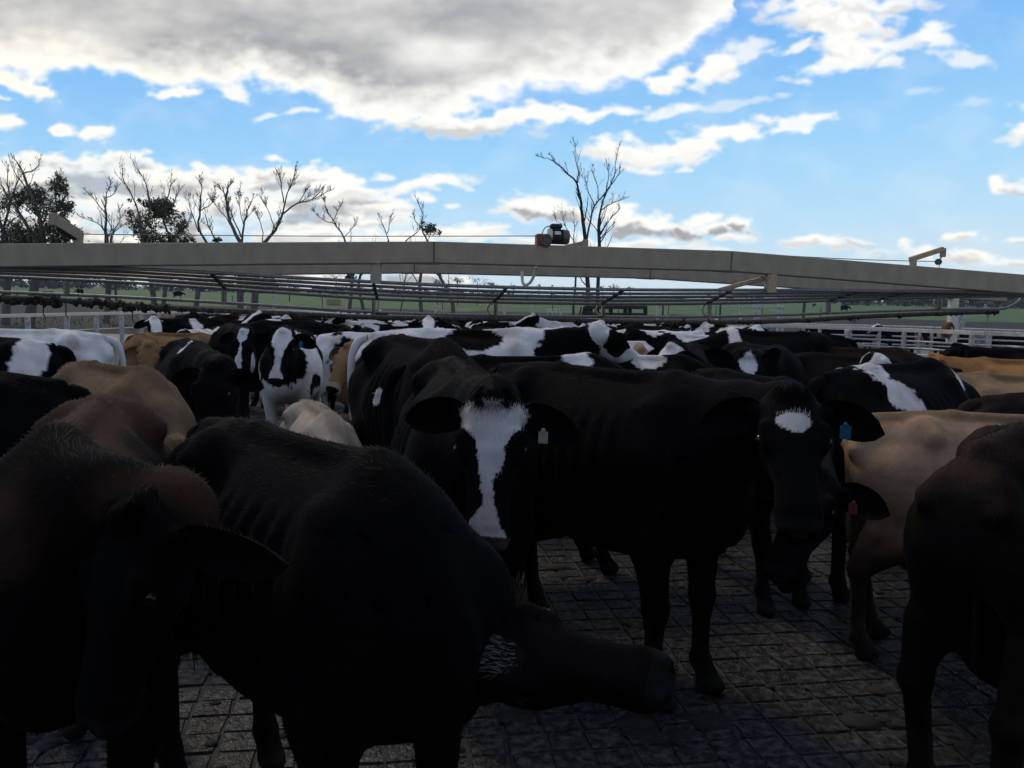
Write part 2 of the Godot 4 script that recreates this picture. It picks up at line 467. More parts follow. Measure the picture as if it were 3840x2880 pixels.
func ground() -> void:
	tag(sheet("pasture", [-2500, -300, -60, 60, 300, 2500], [60.0, 0.0, -25.0, -70.0, -300.0, -2600.0], -0.09, M.grass), "level green pasture running to the horizon behind the yard", "pasture")
	tag(sheet("dirt_ground", steps(-170.0, 170.0, 60), [40.0, 20.0, 0.0, -10.0, -25.0, -40.0, -60.0, -80.0, -104.0], -0.05, M.dirt, "structure", 14.0), "dark trampled earth around the fenced yard", "ground")
	# concrete yard: dark joint sheet, laid stones near the shed, plain concrete further out
	var floor_o := sheet("yard_floor", steps(-19.0, 19.0, 4), [10.0, 0.0, -12.6, -25.0, -36.5], -0.004, M.joint)
	tag(floor_o, "worn grey concrete yard floor scored into small wet slabs", "floor")
	var far_b := sheet("yard_concrete", steps(-19.0, 19.0, 4), [-12.6, -25.0, -36.5], 0.004, M.concrete)
	tag(far_b, "plain grey concrete of the far half of the yard", "floor")
	var a := deg_to_rad(9.0)
	var u := Vector3(cos(a), 0, -sin(a)); var w := Vector3(-sin(a), 0, -cos(a))
	var cells := []
	for r in range(-24, 96):
		for c in range(-66, 66):
			var o := u * ((c + 0.5) * 0.155) + w * (r + 0.5) * 0.14
			if o.z > 3.0 or o.z < -12.5 or absf(o.x) > 1.2 - o.z * 0.74:
				continue
			var q := cam.basis.inverse() * (Vector3(o.x, gy(o.z), o.z) - EYE)
			var px := 1920.0 - q.x / q.z * F
			var py := 1440.0 + q.y / q.z * F
			var sees: bool = q.z < -0.5 and ((px > 1880 and px < 3470 and py > 1990 and py < 2740) or (px > -20 and px < 1180 and py > 2440 and py < 2890))
			cells.push_back([0 if sees else 1, -o.z, o, r, c])
	cells.sort_custom(func(p, q): return p[0] < q[0] or (p[0] == q[0] and p[1] < q[1]))
	var variants := []
	for k in 10:
		var rg := RandomNumberGenerator.new(); rg.seed = 50 + k
		var b := MB.new()
		slab(b, Transform3D.IDENTITY, 0.1508, 0.1362, rg)
		variants.push_back(b.mesh(M.slab[k % 5]))
	var rest := []
	for k in 5: rest.push_back(MB.new())
	var rg2 := RandomNumberGenerator.new(); rg2.seed = 77
	var count := 0
	var patch := func(o: Vector3) -> int: return clampi(int(2.5 + nz.get_noise_2d(o.x * 26.0 + 90.0, o.z * 26.0) * 5.0 + rg2.randf_range(-0.9, 0.9)), 0, 4)
	for cell in cells:
		var o: Vector3 = cell[2]
		var y := gy(o.z) + rg2.randf_range(-0.003, 0.002)
		var t := Transform3D(Basis(Vector3.UP, a) * Basis(Vector3.RIGHT, -0.02), Vector3(o.x, y, o.z))
		t.basis = t.basis * Basis(Vector3.BACK, rg2.randf_range(-0.012, 0.012)) * Basis(Vector3.RIGHT, rg2.randf_range(-0.02, 0.02))
		var shrink: float = 0.965 if (int(cell[4]) % 7 == 0 or int(cell[3]) % 10 == 0) else 1.0
		if count < 300:
			var s := MeshInstance3D.new()
			s.name = "slab"; s.mesh = variants[patch.call(o) + 5 * (rg2.randi() % 2)]
			t.basis = t.basis.scaled(Vector3(shrink, 1, shrink))
			s.transform = t
			floor_o.add_child(s, true)
			count += 1
		else:
			slab(rest[patch.call(o)], t, 0.1508 * shrink, 0.1362 * shrink, rg2)
	var all := ArrayMesh.new()
	for k in 5:
		var me: ArrayMesh = rest[k].mesh(M.slab[k])
		all.add_surface_from_arrays(Mesh.PRIMITIVE_TRIANGLES, me.surface_get_arrays(0))
		all.surface_set_material(k, M.slab[k])
	tag(put("far_slabs", all, floor_o), "", "", "", "stuff")
	# clods of dung and mud trodden over the floor
	var clods := MB.new()
	var rg3 := RandomNumberGenerator.new(); rg3.seed = 91
	for i in 1500:
		var z := -1.9 - pow(rg3.randf(), 1.6) * 15.0
		var x := rg3.randf_range(-1.0, 1.0) * (0.9 - z * 0.72)
		if nz.get_noise_2d(x * 40.0, z * 40.0) < -0.1: continue
		var r := rg3.randf_range(0.008, 0.035)
		clods.lump(Vector3(x, gy(z) + 0.004, z), Vector3(r, r * 0.35, r * rg3.randf_range(0.6, 1.4)), i)
	for i in 260:
		var z := -1.9 - pow(rg3.randf(), 1.4) * 12.0
		var x := rg3.randf_range(-1.0, 1.0) * (0.9 - z * 0.72)
		for k in rg3.randi_range(1, 4):
			var r := rg3.randf_range(0.03, 0.11)
			clods.lump(Vector3(x + rg3.randf_range(-0.12, 0.12), gy(z) + 0.002, z + rg3.randf_range(-0.1, 0.1)), Vector3(r, 0.009, r * rg3.randf_range(0.4, 0.9)), 3000 + i * 5 + k)
	tag(put("dung_clods", clods.mesh(M.mud)), "dark dung and mud clods trodden over the yard floor", "dung", "", "stuff")

func slab(b: MB, t: Transform3D, sx: float, sz: float, rg: RandomNumberGenerator) -> void:
	var hx := sx * 0.5; var hz := sz * 0.5; var k := 0.007
	var top := []; var low := []
	for s in [[-1, -1], [1, -1], [1, 1], [-1, 1]]:
		var j := Vector3(rg.randf_range(-0.007, 0.007), 0, rg.randf_range(-0.007, 0.007))
		low.push_back(t * (Vector3(s[0] * hx, -0.02, s[1] * hz) + j))
		top.push_back(t * (Vector3(s[0] * (hx - k), rg.randf_range(0.004, 0.007), s[1] * (hz - k)) + j))
	b.quad(top[0], top[1], top[2], top[3], Vector3.UP)
	for i in 4:
		var i2 := (i + 1) % 4
		b.quad(low[i], low[i2], top[i2], top[i], (low[i] + low[i2]) * 0.5 - t.origin + Vector3.UP * 0.05)

func on_height(px: float, py: float, h: float) -> Vector3:          # where a sight line meets the level h above the ground
	var lo := 3.0; var hi := 90.0
	for i in 40:
		var m := (lo + hi) * 0.5
		var p := at(px, py, m)
		if p.y > gy(p.z) + h: lo = m
		else: hi = m
	return at(px, py, lo)

func along(line: PackedVector3Array, px: float) -> Vector3:         # the point of a fence line under a picture column
	for i in line.size() - 1:
		var a := col_of(line[i]); var b := col_of(line[i + 1])
		if (a <= px and px <= b) or (b <= px and px <= a):
			return line[i].lerp(line[i + 1], (px - a) / (b - a))
	return line[-1]

func col_of(p: Vector3) -> float:
	var q := cam.basis.inverse() * (p - EYE)
	return 1920.0 - q.x / q.z * F

func fence(called: String, label: String, top: Array, h: float, lows: Array, posts: Array, flat: bool, pr: float, m_top: Material, m_post: Material, wide := []) -> void:
	var line := PackedVector3Array()
	for p in top: line.push_back(on_height(p[0], p[1], h))
	var f := thing(called, Vector3(line[0].x, gy(line[0].z), line[0].z), label, "fence")
	var inv := f.transform.affine_inverse()
	var b := MB.new()
	var sm := smooth(line, 4)
	if flat:
		for i in sm.size() - 1:
			b.box(inv * seg(sm[i], sm[i + 1]), Vector3(sm[i].distance_to(sm[i + 1]) + 0.004, 0.11, 0.10), 0.008)
	else:
		var pts := PackedVector3Array()
		for p in sm: pts.push_back(inv * p)
		b.tube(pts, same(0.045, pts.size()), 8)
	put("top_rail", b.mesh(m_top), f)
	for hh in lows:
		var lb := MB.new()
		var pts := PackedVector3Array()
		for p in sm: pts.push_back(inv * Vector3(p.x, gy(p.z) + hh, p.z))
		lb.tube(pts, same(0.03, pts.size()), 7)
		put("rail", lb.mesh(M.galv), f)
	for px in posts:
		var p := along(line, px)
		var pb := MB.new()
		var r: float = pr * (1.6 if px in wide else 1.0)
		if flat:
			pb.box(Transform3D(Basis(Vector3.UP, 0.4), inv * Vector3(p.x, gy(p.z) + h * 0.5 - 0.06, p.z)), Vector3(r * 1.7, h + 0.04, r * 1.7), 0.012)
		else:
			pb.tube(pv([inv * Vector3(p.x, gy(p.z) - 0.1, p.z), inv * Vector3(p.x, gy(p.z) + h - 0.05, p.z)]), same(r, 2), 10)
		put("post", pb.mesh(m_post), f)

func fences() -> void:
	fence("yard_fence", "pale timber topped rail fence curving along the left edge of the yard", [[-700, 1194], [-300, 1190], [0, 1185], [300, 1178], [560, 1172], [830, 1167], [1100, 1166], [1300, 1181], [1500, 1187], [1700, 1190], [1950, 1195], [2200, 1199]], 1.15, [0.58], [-330, -90, 95, 245, 355, 448, 525, 590, 640, 690, 725, 765, 800, 835, 865, 900, 960, 1030, 1150, 1300, 1450, 1600, 1750, 1900, 2050], true, 0.095, M.rail, M.galv)
	fence("yard_fence", "cream flat topped steel rail fence curving along the right edge of the yard", [[2200, 1199], [2490, 1208], [2750, 1217], [3014, 1225], [3391, 1238], [3646, 1248], [3840, 1255], [4300, 1276], [5200, 1330]], 1.33, [1.02, 0.82, 0.64, 0.40, 0.2], [2320, 2440, 2570, 2710, 2869, 3013, 3190, 3392, 3646, 3930, 4500], true, 0.062, M.rail, M.galv, [3190])
	fence("race_fence", "galvanised round pipe fence standing behind the cream right hand yard rail", [[2560, 1206], [2750, 1209], [3100, 1219], [3360, 1225], [3700, 1237], [4000, 1249], [4700, 1285]], 1.33, [1.0, 0.72, 0.42], [2780, 3076, 3300, 3455, 3500, 3590, 3712, 4100], false, 0.055, M.galv, M.galv, [3712])
	# galvanised posts and frames behind the herd
	var g := "galvanised posts behind the far end of the yard"
	for a in [[917, 1100, 1168, 8, "slim pale post left of the tall dead trees"], [1026, 1104, 1176, 9, "pale post under the left half of the gate"], [1297, 1089, 1177, 8, "tall bright post left of the hanging beam bracket"], [1633, 1118, 1178, 8, "bright post right of the hanging beam bracket"], [1893, 1141, 1184, 9, "short post below the curled gate pipe"], [1996, 1141, 1184, 8, "short post below the winch motor"], [2104, 1141, 1184, 8, "short post left of the dark farm implement"], [2468, 1144, 1238, 12, "thick pale post right of the dark farm implement"], [2487, 1144, 1206, 7, "thin dark post beside the thick pale post"], [2702, 1142, 1208, 8, "dark post behind the right hand curled pipe"], [3019, 1093, 1208, 11, "tall dark post on the green pasture at right"]]:
		var top := at(a[0], a[1], 37.0)
		var b := MB.new()
		var base := Vector3(0, 0, 0)
		b.tube(pv([base, Vector3(0, top.y - gy(-37.0), 0)]), same(a[3] * 37.0 / F * 0.5, 2), 8)
		var o := put("steel_post", b.mesh(M.galv if a[0] != 2487 and a[0] != 2702 and a[0] != 3019 else M.wire))
		o.position = Vector3(top.x, gy(-37.0), top.z)
		tag(o, "galvanised " + a[4], "post", g)
	# steel race frame on the right
	var o2 := ground_at(2850, 35.0)
	var fr := thing("steel_race", o2, "grey galvanised steel race frame standing against the green pasture", "cattle race")
	for px in [2780, 2836, 2850, 2924, 2940]:
		var p := at(px, 1102.0 if px > 2800 else 1140.0, 35.0)
		var b := MB.new()
		b.box(Transform3D(Basis(), Vector3(p.x - o2.x, (p.y - o2.y) * 0.5, 0)), Vector3(0.11, p.y - o2.y, 0.1), 0.01)
		put("upright", b.mesh(M.galv), fr)
	for yy in [1102, 1150, 1180]:
		var b := MB.new()
		var p := at(2746, yy, 35.0) - o2; var q := at(2944, yy + 3, 35.0) - o2
		b.box(seg(p, q), Vector3(p.distance_to(q), 0.16 if yy == 1102 else 0.06, 0.14), 0.01)
		put("crossbar", b.mesh(M.galv), fr)

# ---------------------------------------------------------------- the rotating bridge and its gate
const TURN := 0.157
func plane_at(px: float, py: float, mid_px: float, dist: float) -> Vector3:
	var c := at(mid_px, 1000.0, dist)
	var n := Vector3(sin(TURN), 0, cos(TURN))
	var r := ray(px, py)
	return EYE + r * ((c - EYE).dot(n) / r.dot(n))

func girder(called: String, label: String, nodes: Array, mid: float, dist: float, h: float, kinks: Array) -> Node3D:
	var pts := PackedVector3Array()
	for q in nodes: pts.push_back(plane_at(q[0], q[1], mid, dist))
	var root := thing(called, Vector3(pts[1].x, gy(pts[1].z), pts[1].z), label, "beam")
	var o := root.position
	for i in pts.size() - 1:
		var b := MB.new()
		var t := seg(pts[i] - o, pts[i + 1] - o)
		var L := pts[i].distance_to(pts[i + 1])
		b.box(t, Vector3(L - 0.006, h, 0.22), 0.012)
		put("beam_section", b.mesh(M.beam), root)
		var fb := MB.new()
		fb.box(t * Transform3D(Basis(), Vector3(0, -h * 0.5 - 0.008, 0)), Vector3(L - 0.02, 0.013, 0.25), 0.003)
		put("bottom_flange", fb.mesh(M.seam), root)
	for i in kinks:
		var b := MB.new()
		var t := seg(pts[i - 1] - o, pts[i + 1] - o)
		t.origin = pts[i] - o
		b.box(t, Vector3(0.03, h - 0.01, 0.236), 0.004)
		put("weld_seam", b.mesh(M.seam), root)
		var pb := MB.new()
		pb.box(t * Transform3D(Basis(), Vector3(-0.1, -h * 0.5 - 0.022, 0)), Vector3(0.45, 0.014, 0.27), 0.003)
		put("joint_plate", pb.mesh(M.seam), root)
	return root

func local_box(parent: Node3D, called: String, a: Vector3, b: Vector3, sy: float, sz: float, m: Material, bev := 0.01) -> MeshInstance3D:
	var mb := MB.new()
	var up := Vector3.UP if absf((b - a).normalized().y) < 0.9 else Vector3.BACK
	mb.box(seg(a - parent.position, b - parent.position, up), Vector3(a.distance_to(b), sy, sz), bev)
	return put(called, mb.mesh(m), parent)

const FRONT_D := 17.0
const REAR_D := 21.4
func fpt(px: float, py: float) -> Vector3: return plane_at(px, py, 2180.0, FRONT_D)
func rpt(px: float, py: float) -> Vector3: return plane_at(px, py, 1994.0, REAR_D)

func bridge() -> void:
	var fb := girder("bridge_beam", "nearer grey brown steel bridge beam spanning the whole yard", [[-900, 964], [1626, 946], [2735, 979], [4700, 1134]], 2180, FRONT_D, 0.425, [1, 2])
	var rb := girder("bridge_beam", "farther steel bridge beam running below and behind the nearer one", [[-700, 1014], [1553, 992], [2435, 1014], [3770, 1104]], 1994, REAR_D, 0.425, [1, 2])
	for s in [[1300, 952, 1302, 975]]:
		local_box(fb, "paint_scratch", fpt(s[0], s[1]) + Vector3(0.017, 0, 0.11), fpt(s[2], s[3]) + Vector3(0.017, 0, 0.11), 0.012, 0.006, M.plate, 0.001)
	# brackets under the nearer beam
	var off := Vector3(0, 0, 0.0)
	local_box(fb, "hanger", fpt(1410, 984), fpt(1410, 1064), 0.21, 0.2, M.beam)
	local_box(fb, "hanger", fpt(2889, 1028), fpt(2888, 1098), 0.26, 0.2, M.beam_tan)
	local_box(fb, "brace", fpt(2866, 1044) + Vector3(0, 0, -0.05), fpt(2770, 1088) + Vector3(-0.2, 0, -0.9), 0.09, 0.09, M.beam_tan)
	# cable brackets at both ends
	local_box(fb, "bracket_post", fpt(292, 918), fpt(296, 872), 0.13, 0.14, M.beam)
	local_box(fb, "bracket_arm", fpt(302, 884), fpt(240, 830) + Vector3(0, 0, 0.3), 0.19, 0.1, M.beam)
	local_box(fb, "bracket_plate", fpt(235, 850) + Vector3(0, 0, 0.32), fpt(235, 806) + Vector3(0, 0, 0.32), 0.1, 0.12, M.beam)
	var roll := MB.new()
	roll.tube(pv([fpt(240, 853) - fb.position + Vector3(0, 0, 0.25), fpt(288, 892) - fb.position]), same(0.075, 2), 12)
	put("roller", roll.mesh(M.black), fb)
	local_box(fb, "bracket_post", fpt(3424, 1002), fpt(3424, 972), 0.12, 0.12, M.beam_tan)
	local_box(fb, "bracket_arm", fpt(3412, 974), fpt(3536, 934), 0.11, 0.1, M.beam_tan)
	local_box(fb, "bracket_plate", fpt(3537, 930), fpt(3535, 964), 0.05, 0.13, M.beam)
	local_box(fb, "bracket_foot", fpt(3418, 1001), fpt(3456, 1004), 0.04, 0.18, M.beam_tan, 0.004)
	# stop with the sloping plate beside the winch
	var st := MB.new()
	var q := [fpt(2085, 926), fpt(2188, 902), fpt(2189, 931)]
	for k in 3: q[k] -= fb.position
	for z in [-0.16, -0.13]:
		st.face3(q[0] + Vector3(0, 0, z), q[1] + Vector3(0, 0, z), q[2] + Vector3(0, 0, z), Vector3(0, 0, -1 if z < -0.14 else 1))
	for k in 3:
		st.quad(q[k] + Vector3(0, 0, -0.16), q[(k + 1) % 3] + Vector3(0, 0, -0.16), q[(k + 1) % 3] + Vector3(0, 0, -0.13), q[k] + Vector3(0, 0, -0.13))
	put("gusset", st.mesh(M.beam_tan), fb)
	local_box(fb, "stop_post", fpt(2195, 932) , fpt(2195, 898), 0.09, 0.12, M.beam)
	winch(fb)
	# cable
	for pr in [["winch cable stretched from the left bracket to the motor", fpt(296, 878), fpt(2010, 885)], ["winch cable running down right from behind the beam to the pulley", fpt(2960, 958) + Vector3(0, 0, -0.16), fpt(3516, 981)]]:
		var c := MB.new()
		var mid: Vector3 = (pr[1] + pr[2]) * 0.5 + Vector3(0, -0.02, 0)
		c.tube(smooth(pv([Vector3.ZERO, mid - pr[1], pr[2] - pr[1]]), 5), same(0.009, 11), 5)
		var o := put("cable", c.mesh(M.wire))
		o.position = pr[1]
		tag(o, "thin dark steel " + pr[0], "cable")
	var pu := thing("pulley", fpt(3519, 982), "small steel pulley block hanging from the right bracket arm", "pulley")
	var pb := MB.new()
	pb.disc_lathe(Transform3D(Basis(Vector3.RIGHT, PI / 2), Vector3.ZERO), PackedVector2Array([Vector2(0.0, -0.03), Vector2(0.07, -0.03), Vector2(0.05, 0.0), Vector2(0.07, 0.03), Vector2(0.0, 0.03)]), 16)
	put("sheave", pb.mesh(M.wire), pu)
	var pk := MB.new()
	pk.tube(pv([Vector3(0, 0.03, 0), fpt(3533, 962) - pu.position]), same(0.018, 2), 6)
	put("hook", pk.mesh(M.galv), pu)
	var pd := MB.new()
	pd.tube(pv([Vector3(0.03, 0, 0), fpt(3521, 1009) - pu.position]), same(0.008, 2), 5)
	put("drop_cable", pd.mesh(M.wire), pu)
	# cream conduit
	var cd := MB.new()
	var cp := []
	for z in [[2010, 1000], [2011, 1012], [2000, 1040], [1988, 1060], [1972, 1068], [1962, 1060], [1959, 1036], [1960, 1015]]:
		cp.push_back(fpt(z[0], z[1]) + Vector3(0, 0, -0.2 - 0.05 * cp.size()) - fpt(2010, 1000))
	cd.tube(smooth(pv(cp), 4), same(0.032, 29), 8)
	var co := put("conduit", cd.mesh(M.cream)); co.position = fpt(2010, 1000)
	tag(co, "cream flexible conduit hanging in a loop under the winch", "conduit")
	# leg and wheel of the far beam at the right end
	var leg := thing("wheel_leg", Vector3(rpt(3570, 1280).x, 0, 0), "pale steel leg carrying the far beam on a rusty rail wheel", "leg")
	leg.position = Vector3(rpt(3570, 1180).x, gy(-23.0), rpt(3570, 1180).z)
	local_box(leg, "leg_post", rpt(3577, 1112), rpt(3566, 1290), 0.26, 0.2, M.rail)
	local_box(leg, "side_post", rpt(3600, 1160), rpt(3592, 1240), 0.12, 0.3, M.galv)
	local_box(leg, "axle_arm", rpt(3590, 1255), rpt(3520, 1260), 0.14, 0.18, M.beam)
	for k in 2:
		var c := rpt(3546 + k * 42, 1235 + k * 1) + Vector3(0, 0, 0.12 - 0.3 * k) - leg.position
		var wb := MB.new()
		wb.disc_lathe(Transform3D(Basis(Vector3.UP, 0.5) * Basis(Vector3.RIGHT, PI / 2), c), PackedVector2Array([Vector2(0.0, -0.05), Vector2(0.13, -0.05), Vector2(0.15, -0.08), Vector2(0.19, -0.08), Vector2(0.215, -0.06), Vector2(0.215, 0.06), Vector2(0.19, 0.08), Vector2(0.16, 0.08), Vector2(0.14, 0.03), Vector2(0.05, 0.03), Vector2(0.045, 0.09), Vector2(0.0, 0.09)]), 24)
		put("wheel", wb.mesh(M.rust), leg)

func winch(fb: Node3D) -> void:
	var base := fpt(2050, 924) + Vector3(0, 0, 0.0)
	var w := thing("winch_motor", base, "rusty electric winch motor with red gearbox bolted on top of the near beam", "motor")
	w.rotation.y = TURN
	var s := FRONT_D / F                                                # metres for one photograph pixel there
	var gb := MB.new()
	gb.box(Transform3D(Basis(), Vector3(-16 * s, 22 * s, 0)), Vector3(50 * s, 44 * s, 0.26), 0.02)
	put("gearbox", gb.mesh(M.red), w)
	var fl := MB.new()
	fl.disc_lathe(Transform3D(Basis(Vector3.RIGHT, PI / 2), Vector3(-8 * s, 20 * s, 0.13)), PackedVector2Array([Vector2(0, -0.02), Vector2(0.128, -0.02), Vector2(0.128, 0.03), Vector2(0.105, 0.045), Vector2(0.1, 0.03), Vector2(0.05, 0.03), Vector2(0.045, 0.05), Vector2(0.0, 0.05)]), 22)
	put("gearbox_cover", fl.mesh(M.grey_metal), w)
	for k in 8:
		var a := TAU * k / 8.0
		var ey := MB.new()
		ey.box(Transform3D(Basis(Vector3.BACK, a), Vector3(-8 * s + cos(a) * 0.115, 20 * s + sin(a) * 0.115, 0.17)), Vector3(0.02, 0.02, 0.02), 0.004)
		put("cover_bolt", ey.mesh(M.dark_metal), w)
	
	var adapter := MB.new()
	adapter.disc_lathe(Transform3D(Basis(Vector3.BACK, -PI / 2), Vector3(8 * s, 40 * s, -0.02)), PackedVector2Array([Vector2(0, -0.02), Vector2(0.14, -0.02), Vector2(0.15, 0.0), Vector2(0.15, 0.05), Vector2(0.12, 0.07), Vector2(0, 0.07)]), 22)
	put("motor_flange", adapter.mesh(M.cream), w)
	var mo := MB.new()
	mo.disc_lathe(Transform3D(Basis(Vector3.BACK, -PI / 2), Vector3(12 * s, 36 * s, -0.02)), PackedVector2Array([Vector2(0, 0.0), Vector2(0.125, 0.0), Vector2(0.13, 0.03), Vector2(0.13, 0.27), Vector2(0, 0.27)]), 26)
	put("motor_body", mo.mesh(M.dark_metal), w)
	for k in 22:
		var a := TAU * k / 22.0
		var f := MB.new()
		f.box(Transform3D(Basis(Vector3.RIGHT, a), Vector3(37 * s, 36 * s + cos(a) * 0.14, -0.02 + sin(a) * 0.14)), Vector3(0.23, 0.028, 0.01), 0.002)
		put("cooling_fin", f.mesh(M.dark_metal), w)
	var cap := MB.new()
	cap.disc_lathe(Transform3D(Basis(Vector3.BACK, -PI / 2), Vector3(61 * s, 36 * s, -0.02)), PackedVector2Array([Vector2(0, -0.01), Vector2(0.155, -0.01), Vector2(0.155, 0.08), Vector2(0.135, 0.12), Vector2(0.08, 0.135), Vector2(0, 0.135)]), 24)
	put("fan_cowl", cap.mesh(M.grey_metal), w)
	var jb := MB.new()
	jb.box(Transform3D(Basis(), Vector3(36 * s, 63 * s, 0.02)), Vector3(0.15, 0.07, 0.14), 0.01)
	jb.box(Transform3D(Basis(), Vector3(32 * s, 73 * s, 0.02)), Vector3(0.25, 0.105, 0.19), 0.04)
	put("junction_box", jb.mesh(M.black), w)
	var np := MB.new()
	np.box(Transform3D(Basis(Vector3.RIGHT, -0.35), Vector3(35 * s, 48 * s, 0.148)), Vector3(0.13, 0.075, 0.006), 0.001)
	put("name_plate", np.mesh(M.plate), w)
	var cb := MB.new()
	cb.tube(smooth(pv([Vector3(8 * s, 72 * s, 0.02), Vector3(-4 * s, 70 * s, 0.03), Vector3(-14 * s, 60 * s, 0.04), Vector3(-20 * s, 44 * s, 0.04)]), 5), same(0.014, 16), 7)
	put("power_lead", cb.mesh(M.plate), w)

func gate() -> void:
	var o := Vector3(0, 0, 0)
	var pipes := [
		[[-500, 994], [0, 998], [260, 1001], [480, 1008], [781, 1022], [1100, 1041], [1410, 1058], [1700, 1071], [2000, 1080], [2300, 1086], [2600, 1088], [2960, 1088], [3240, 1091], [3560, 1094], [3840, 1099], [4300, 1108]],
		[[-500, 988], [0, 1003], [260, 1011], [480, 1020], [781, 1037], [1100, 1056], [1410, 1073], [1700, 1087], [2000, 1096], [2300, 1101], [2600, 1101], [2960, 1099], [3240, 1098], [3560, 1098], [3840, 1101], [4300, 1107]],
		[[-500, 998], [0, 1013], [260, 1022], [480, 1032], [781, 1050], [1100, 1070], [1410, 1089], [1700, 1102], [2000, 1110], [2300, 1114], [2600, 1113], [2960, 1110], [3240, 1106], [3560, 1102], [3840, 1103], [4300, 1106]],
		[[-500, 1008], [0, 1024], [260, 1034], [480, 1045], [781, 1064], [1100, 1085], [1410, 1104], [1700, 1116], [2000, 1123], [2300, 1127], [2600, 1126], [2960, 1121], [3240, 1114], [3560, 1107], [3840, 1106], [4300, 1106]],
		[[-500, 1020], [0, 1038], [260, 1049], [480, 1060], [781, 1079], [1100, 1101], [1410, 1121], [1700, 1130], [2000, 1136], [2300, 1140], [2600, 1139], [2960, 1132], [3240, 1123], [3560, 1114], [3840, 1110], [4300, 1108]],
		[[-500, 1074], [0, 1095], [434, 1113], [781, 1132], [1100, 1152], [1410, 1171], [1700, 1180], [2000, 1185], [2300, 1188], [2600, 1188], [2960, 1180], [3240, 1169], [3560, 1160], [3740, 1159], [3790, 1148], [3820, 1130], [3832, 1112]],
		[[-500, 1095], [0, 1116], [260, 1128], [600, 1153], [955, 1170], [1410, 1190], [2000, 1198], [2350, 1206], [2700, 1208], [2960, 1203], [3240, 1187], [3560, 1174], [3742, 1168]]]
	var depth := [17.0, 17.2, 17.4, 17.6, 17.8, 18.5, 18.7]
	var root := thing("crowd_gate", Vector3(0, gy(-17.0), -17.0), "backing gate of sagging grey steel pipes slung under the bridge beams", "gate")
	o = root.position
	var lines := []
	for k in 7:
		var pts := PackedVector3Array()
		for p in pipes[k]: pts.push_back(plane_at(p[0], p[1], 2180.0, depth[k]) - o)
		pts = smooth(pts, 5)
		lines.push_back(pts)
		var b := MB.new()
		b.tube(pts, same([0.037, 0.034, 0.034, 0.034, 0.034, 0.034, 0.06][k], pts.size()), 10)
		put("gate_pipe" if k < 6 else "muddy_bottom_pipe", b.mesh(M.pipe if k < 6 else M.mudpipe), root)
	# clamps tying the five upper pipes together
	for cx in [[790, 845], [1400, 1415], [1900, 1850], [2340, 2255], [2745, 2650], [3235, 3110], [3420, 3300]]:
		for k in 4:
			var a: Vector3 = col_point(lines[k], lerpf(cx[0], cx[1], k / 4.0), o)
			var c: Vector3 = col_point(lines[k + 1], lerpf(cx[0], cx[1], (k + 1) / 4.0), o)
			var b := MB.new()
			b.box(seg(a, c), Vector3(a.distance_to(c), 0.06, 0.06), 0.01)
			put("clamp", b.mesh(M.clamp), root)
	# droppers between the fifth pipe and the lower one
	for cx in [[250, 1], [840, 1], [1403, 1], [1858, 2], [2262, 2], [2660, 2], [3107, 1], [3525, 2]]:
		var a := col_point(lines[4], cx[0], o); var c := col_point(lines[5], cx[0], o)
		var b := MB.new()
		b.box(seg(a, c, Vector3.BACK), Vector3(a.distance_to(c), 0.1, 0.07), 0.008)
		put("dropper", b.mesh(M.galv), root)
		if cx[1] == 2:
			var h := MB.new()
			var hp := smooth(pv([a + Vector3(-0.03, 0, 0.03), a.lerp(c, 0.12) + Vector3(-0.12, 0, 0.05), a.lerp(c, 0.5) + Vector3(-0.17, 0, 0.05), a.lerp(c, 0.85) + Vector3(-0.12, 0, 0.05), c + Vector3(-0.02, 0.02, 0.03)]), 5)
			h.tube(hp, same(0.025, hp.size()), 7)
			put("curved_stay", h.mesh(M.rail), root)
	# caked mud hanging on the bottom pipe
	var rg := RandomNumberGenerator.new(); rg.seed = 5
	var mb := MB.new()
	var ml: PackedVector3Array = lines[6]
	for i in 1400:
		var f := rg.randf() * (ml.size() - 1)
		var p := ml[int(f)].lerp(ml[mini(int(f) + 1, ml.size() - 1)], f - int(f))
		var cx := col_of(p + o)
		var heavy := 1.0 if cx < 640 else (0.7 if cx > 2330 and cx < 2720 else 0.35)
		if nz.get_noise_2d(cx * 0.5, 3.0) < 0.18 - heavy * 0.45: continue
		var r := rg.randf_range(0.02, 0.055) * (0.5 + heavy * 0.7)
		mb.lump(p + Vector3(rg.randf_range(-0.05, 0.05), rg.randf_range(-0.08, 0.06) * heavy - 0.02, rg.randf_range(-0.05, 0.07)), Vector3(r, r * rg.randf_range(0.7, 1.5), r), i)
	tag(put("caked_mud", mb.mesh(M.mud), root), "", "", "", "stuff")
	for cx in [160, 245, 495]:
		var p := col_point(ml, cx, o)
		var b := MB.new()
		b.tube(smooth(pv([p, p + Vector3(0.02, -0.18, 0.02), p + Vector3(0.0, -0.3, 0), p + Vector3(0.05, -0.38, 0)]), 3), same(0.012, 10), 5)
		put("mud_string", b.mesh(M.mud), root)

func col_point(line: PackedVector3Array, px: float, o: Vector3) -> Vector3:
	for i in line.size() - 1:
		var a := col_of(line[i] + o); var b := col_of(line[i + 1] + o)
		if a <= px and px <= b:
			return line[i].lerp(line[i + 1], (px - a) / maxf(b - a, 0.001))
	return line[-1]

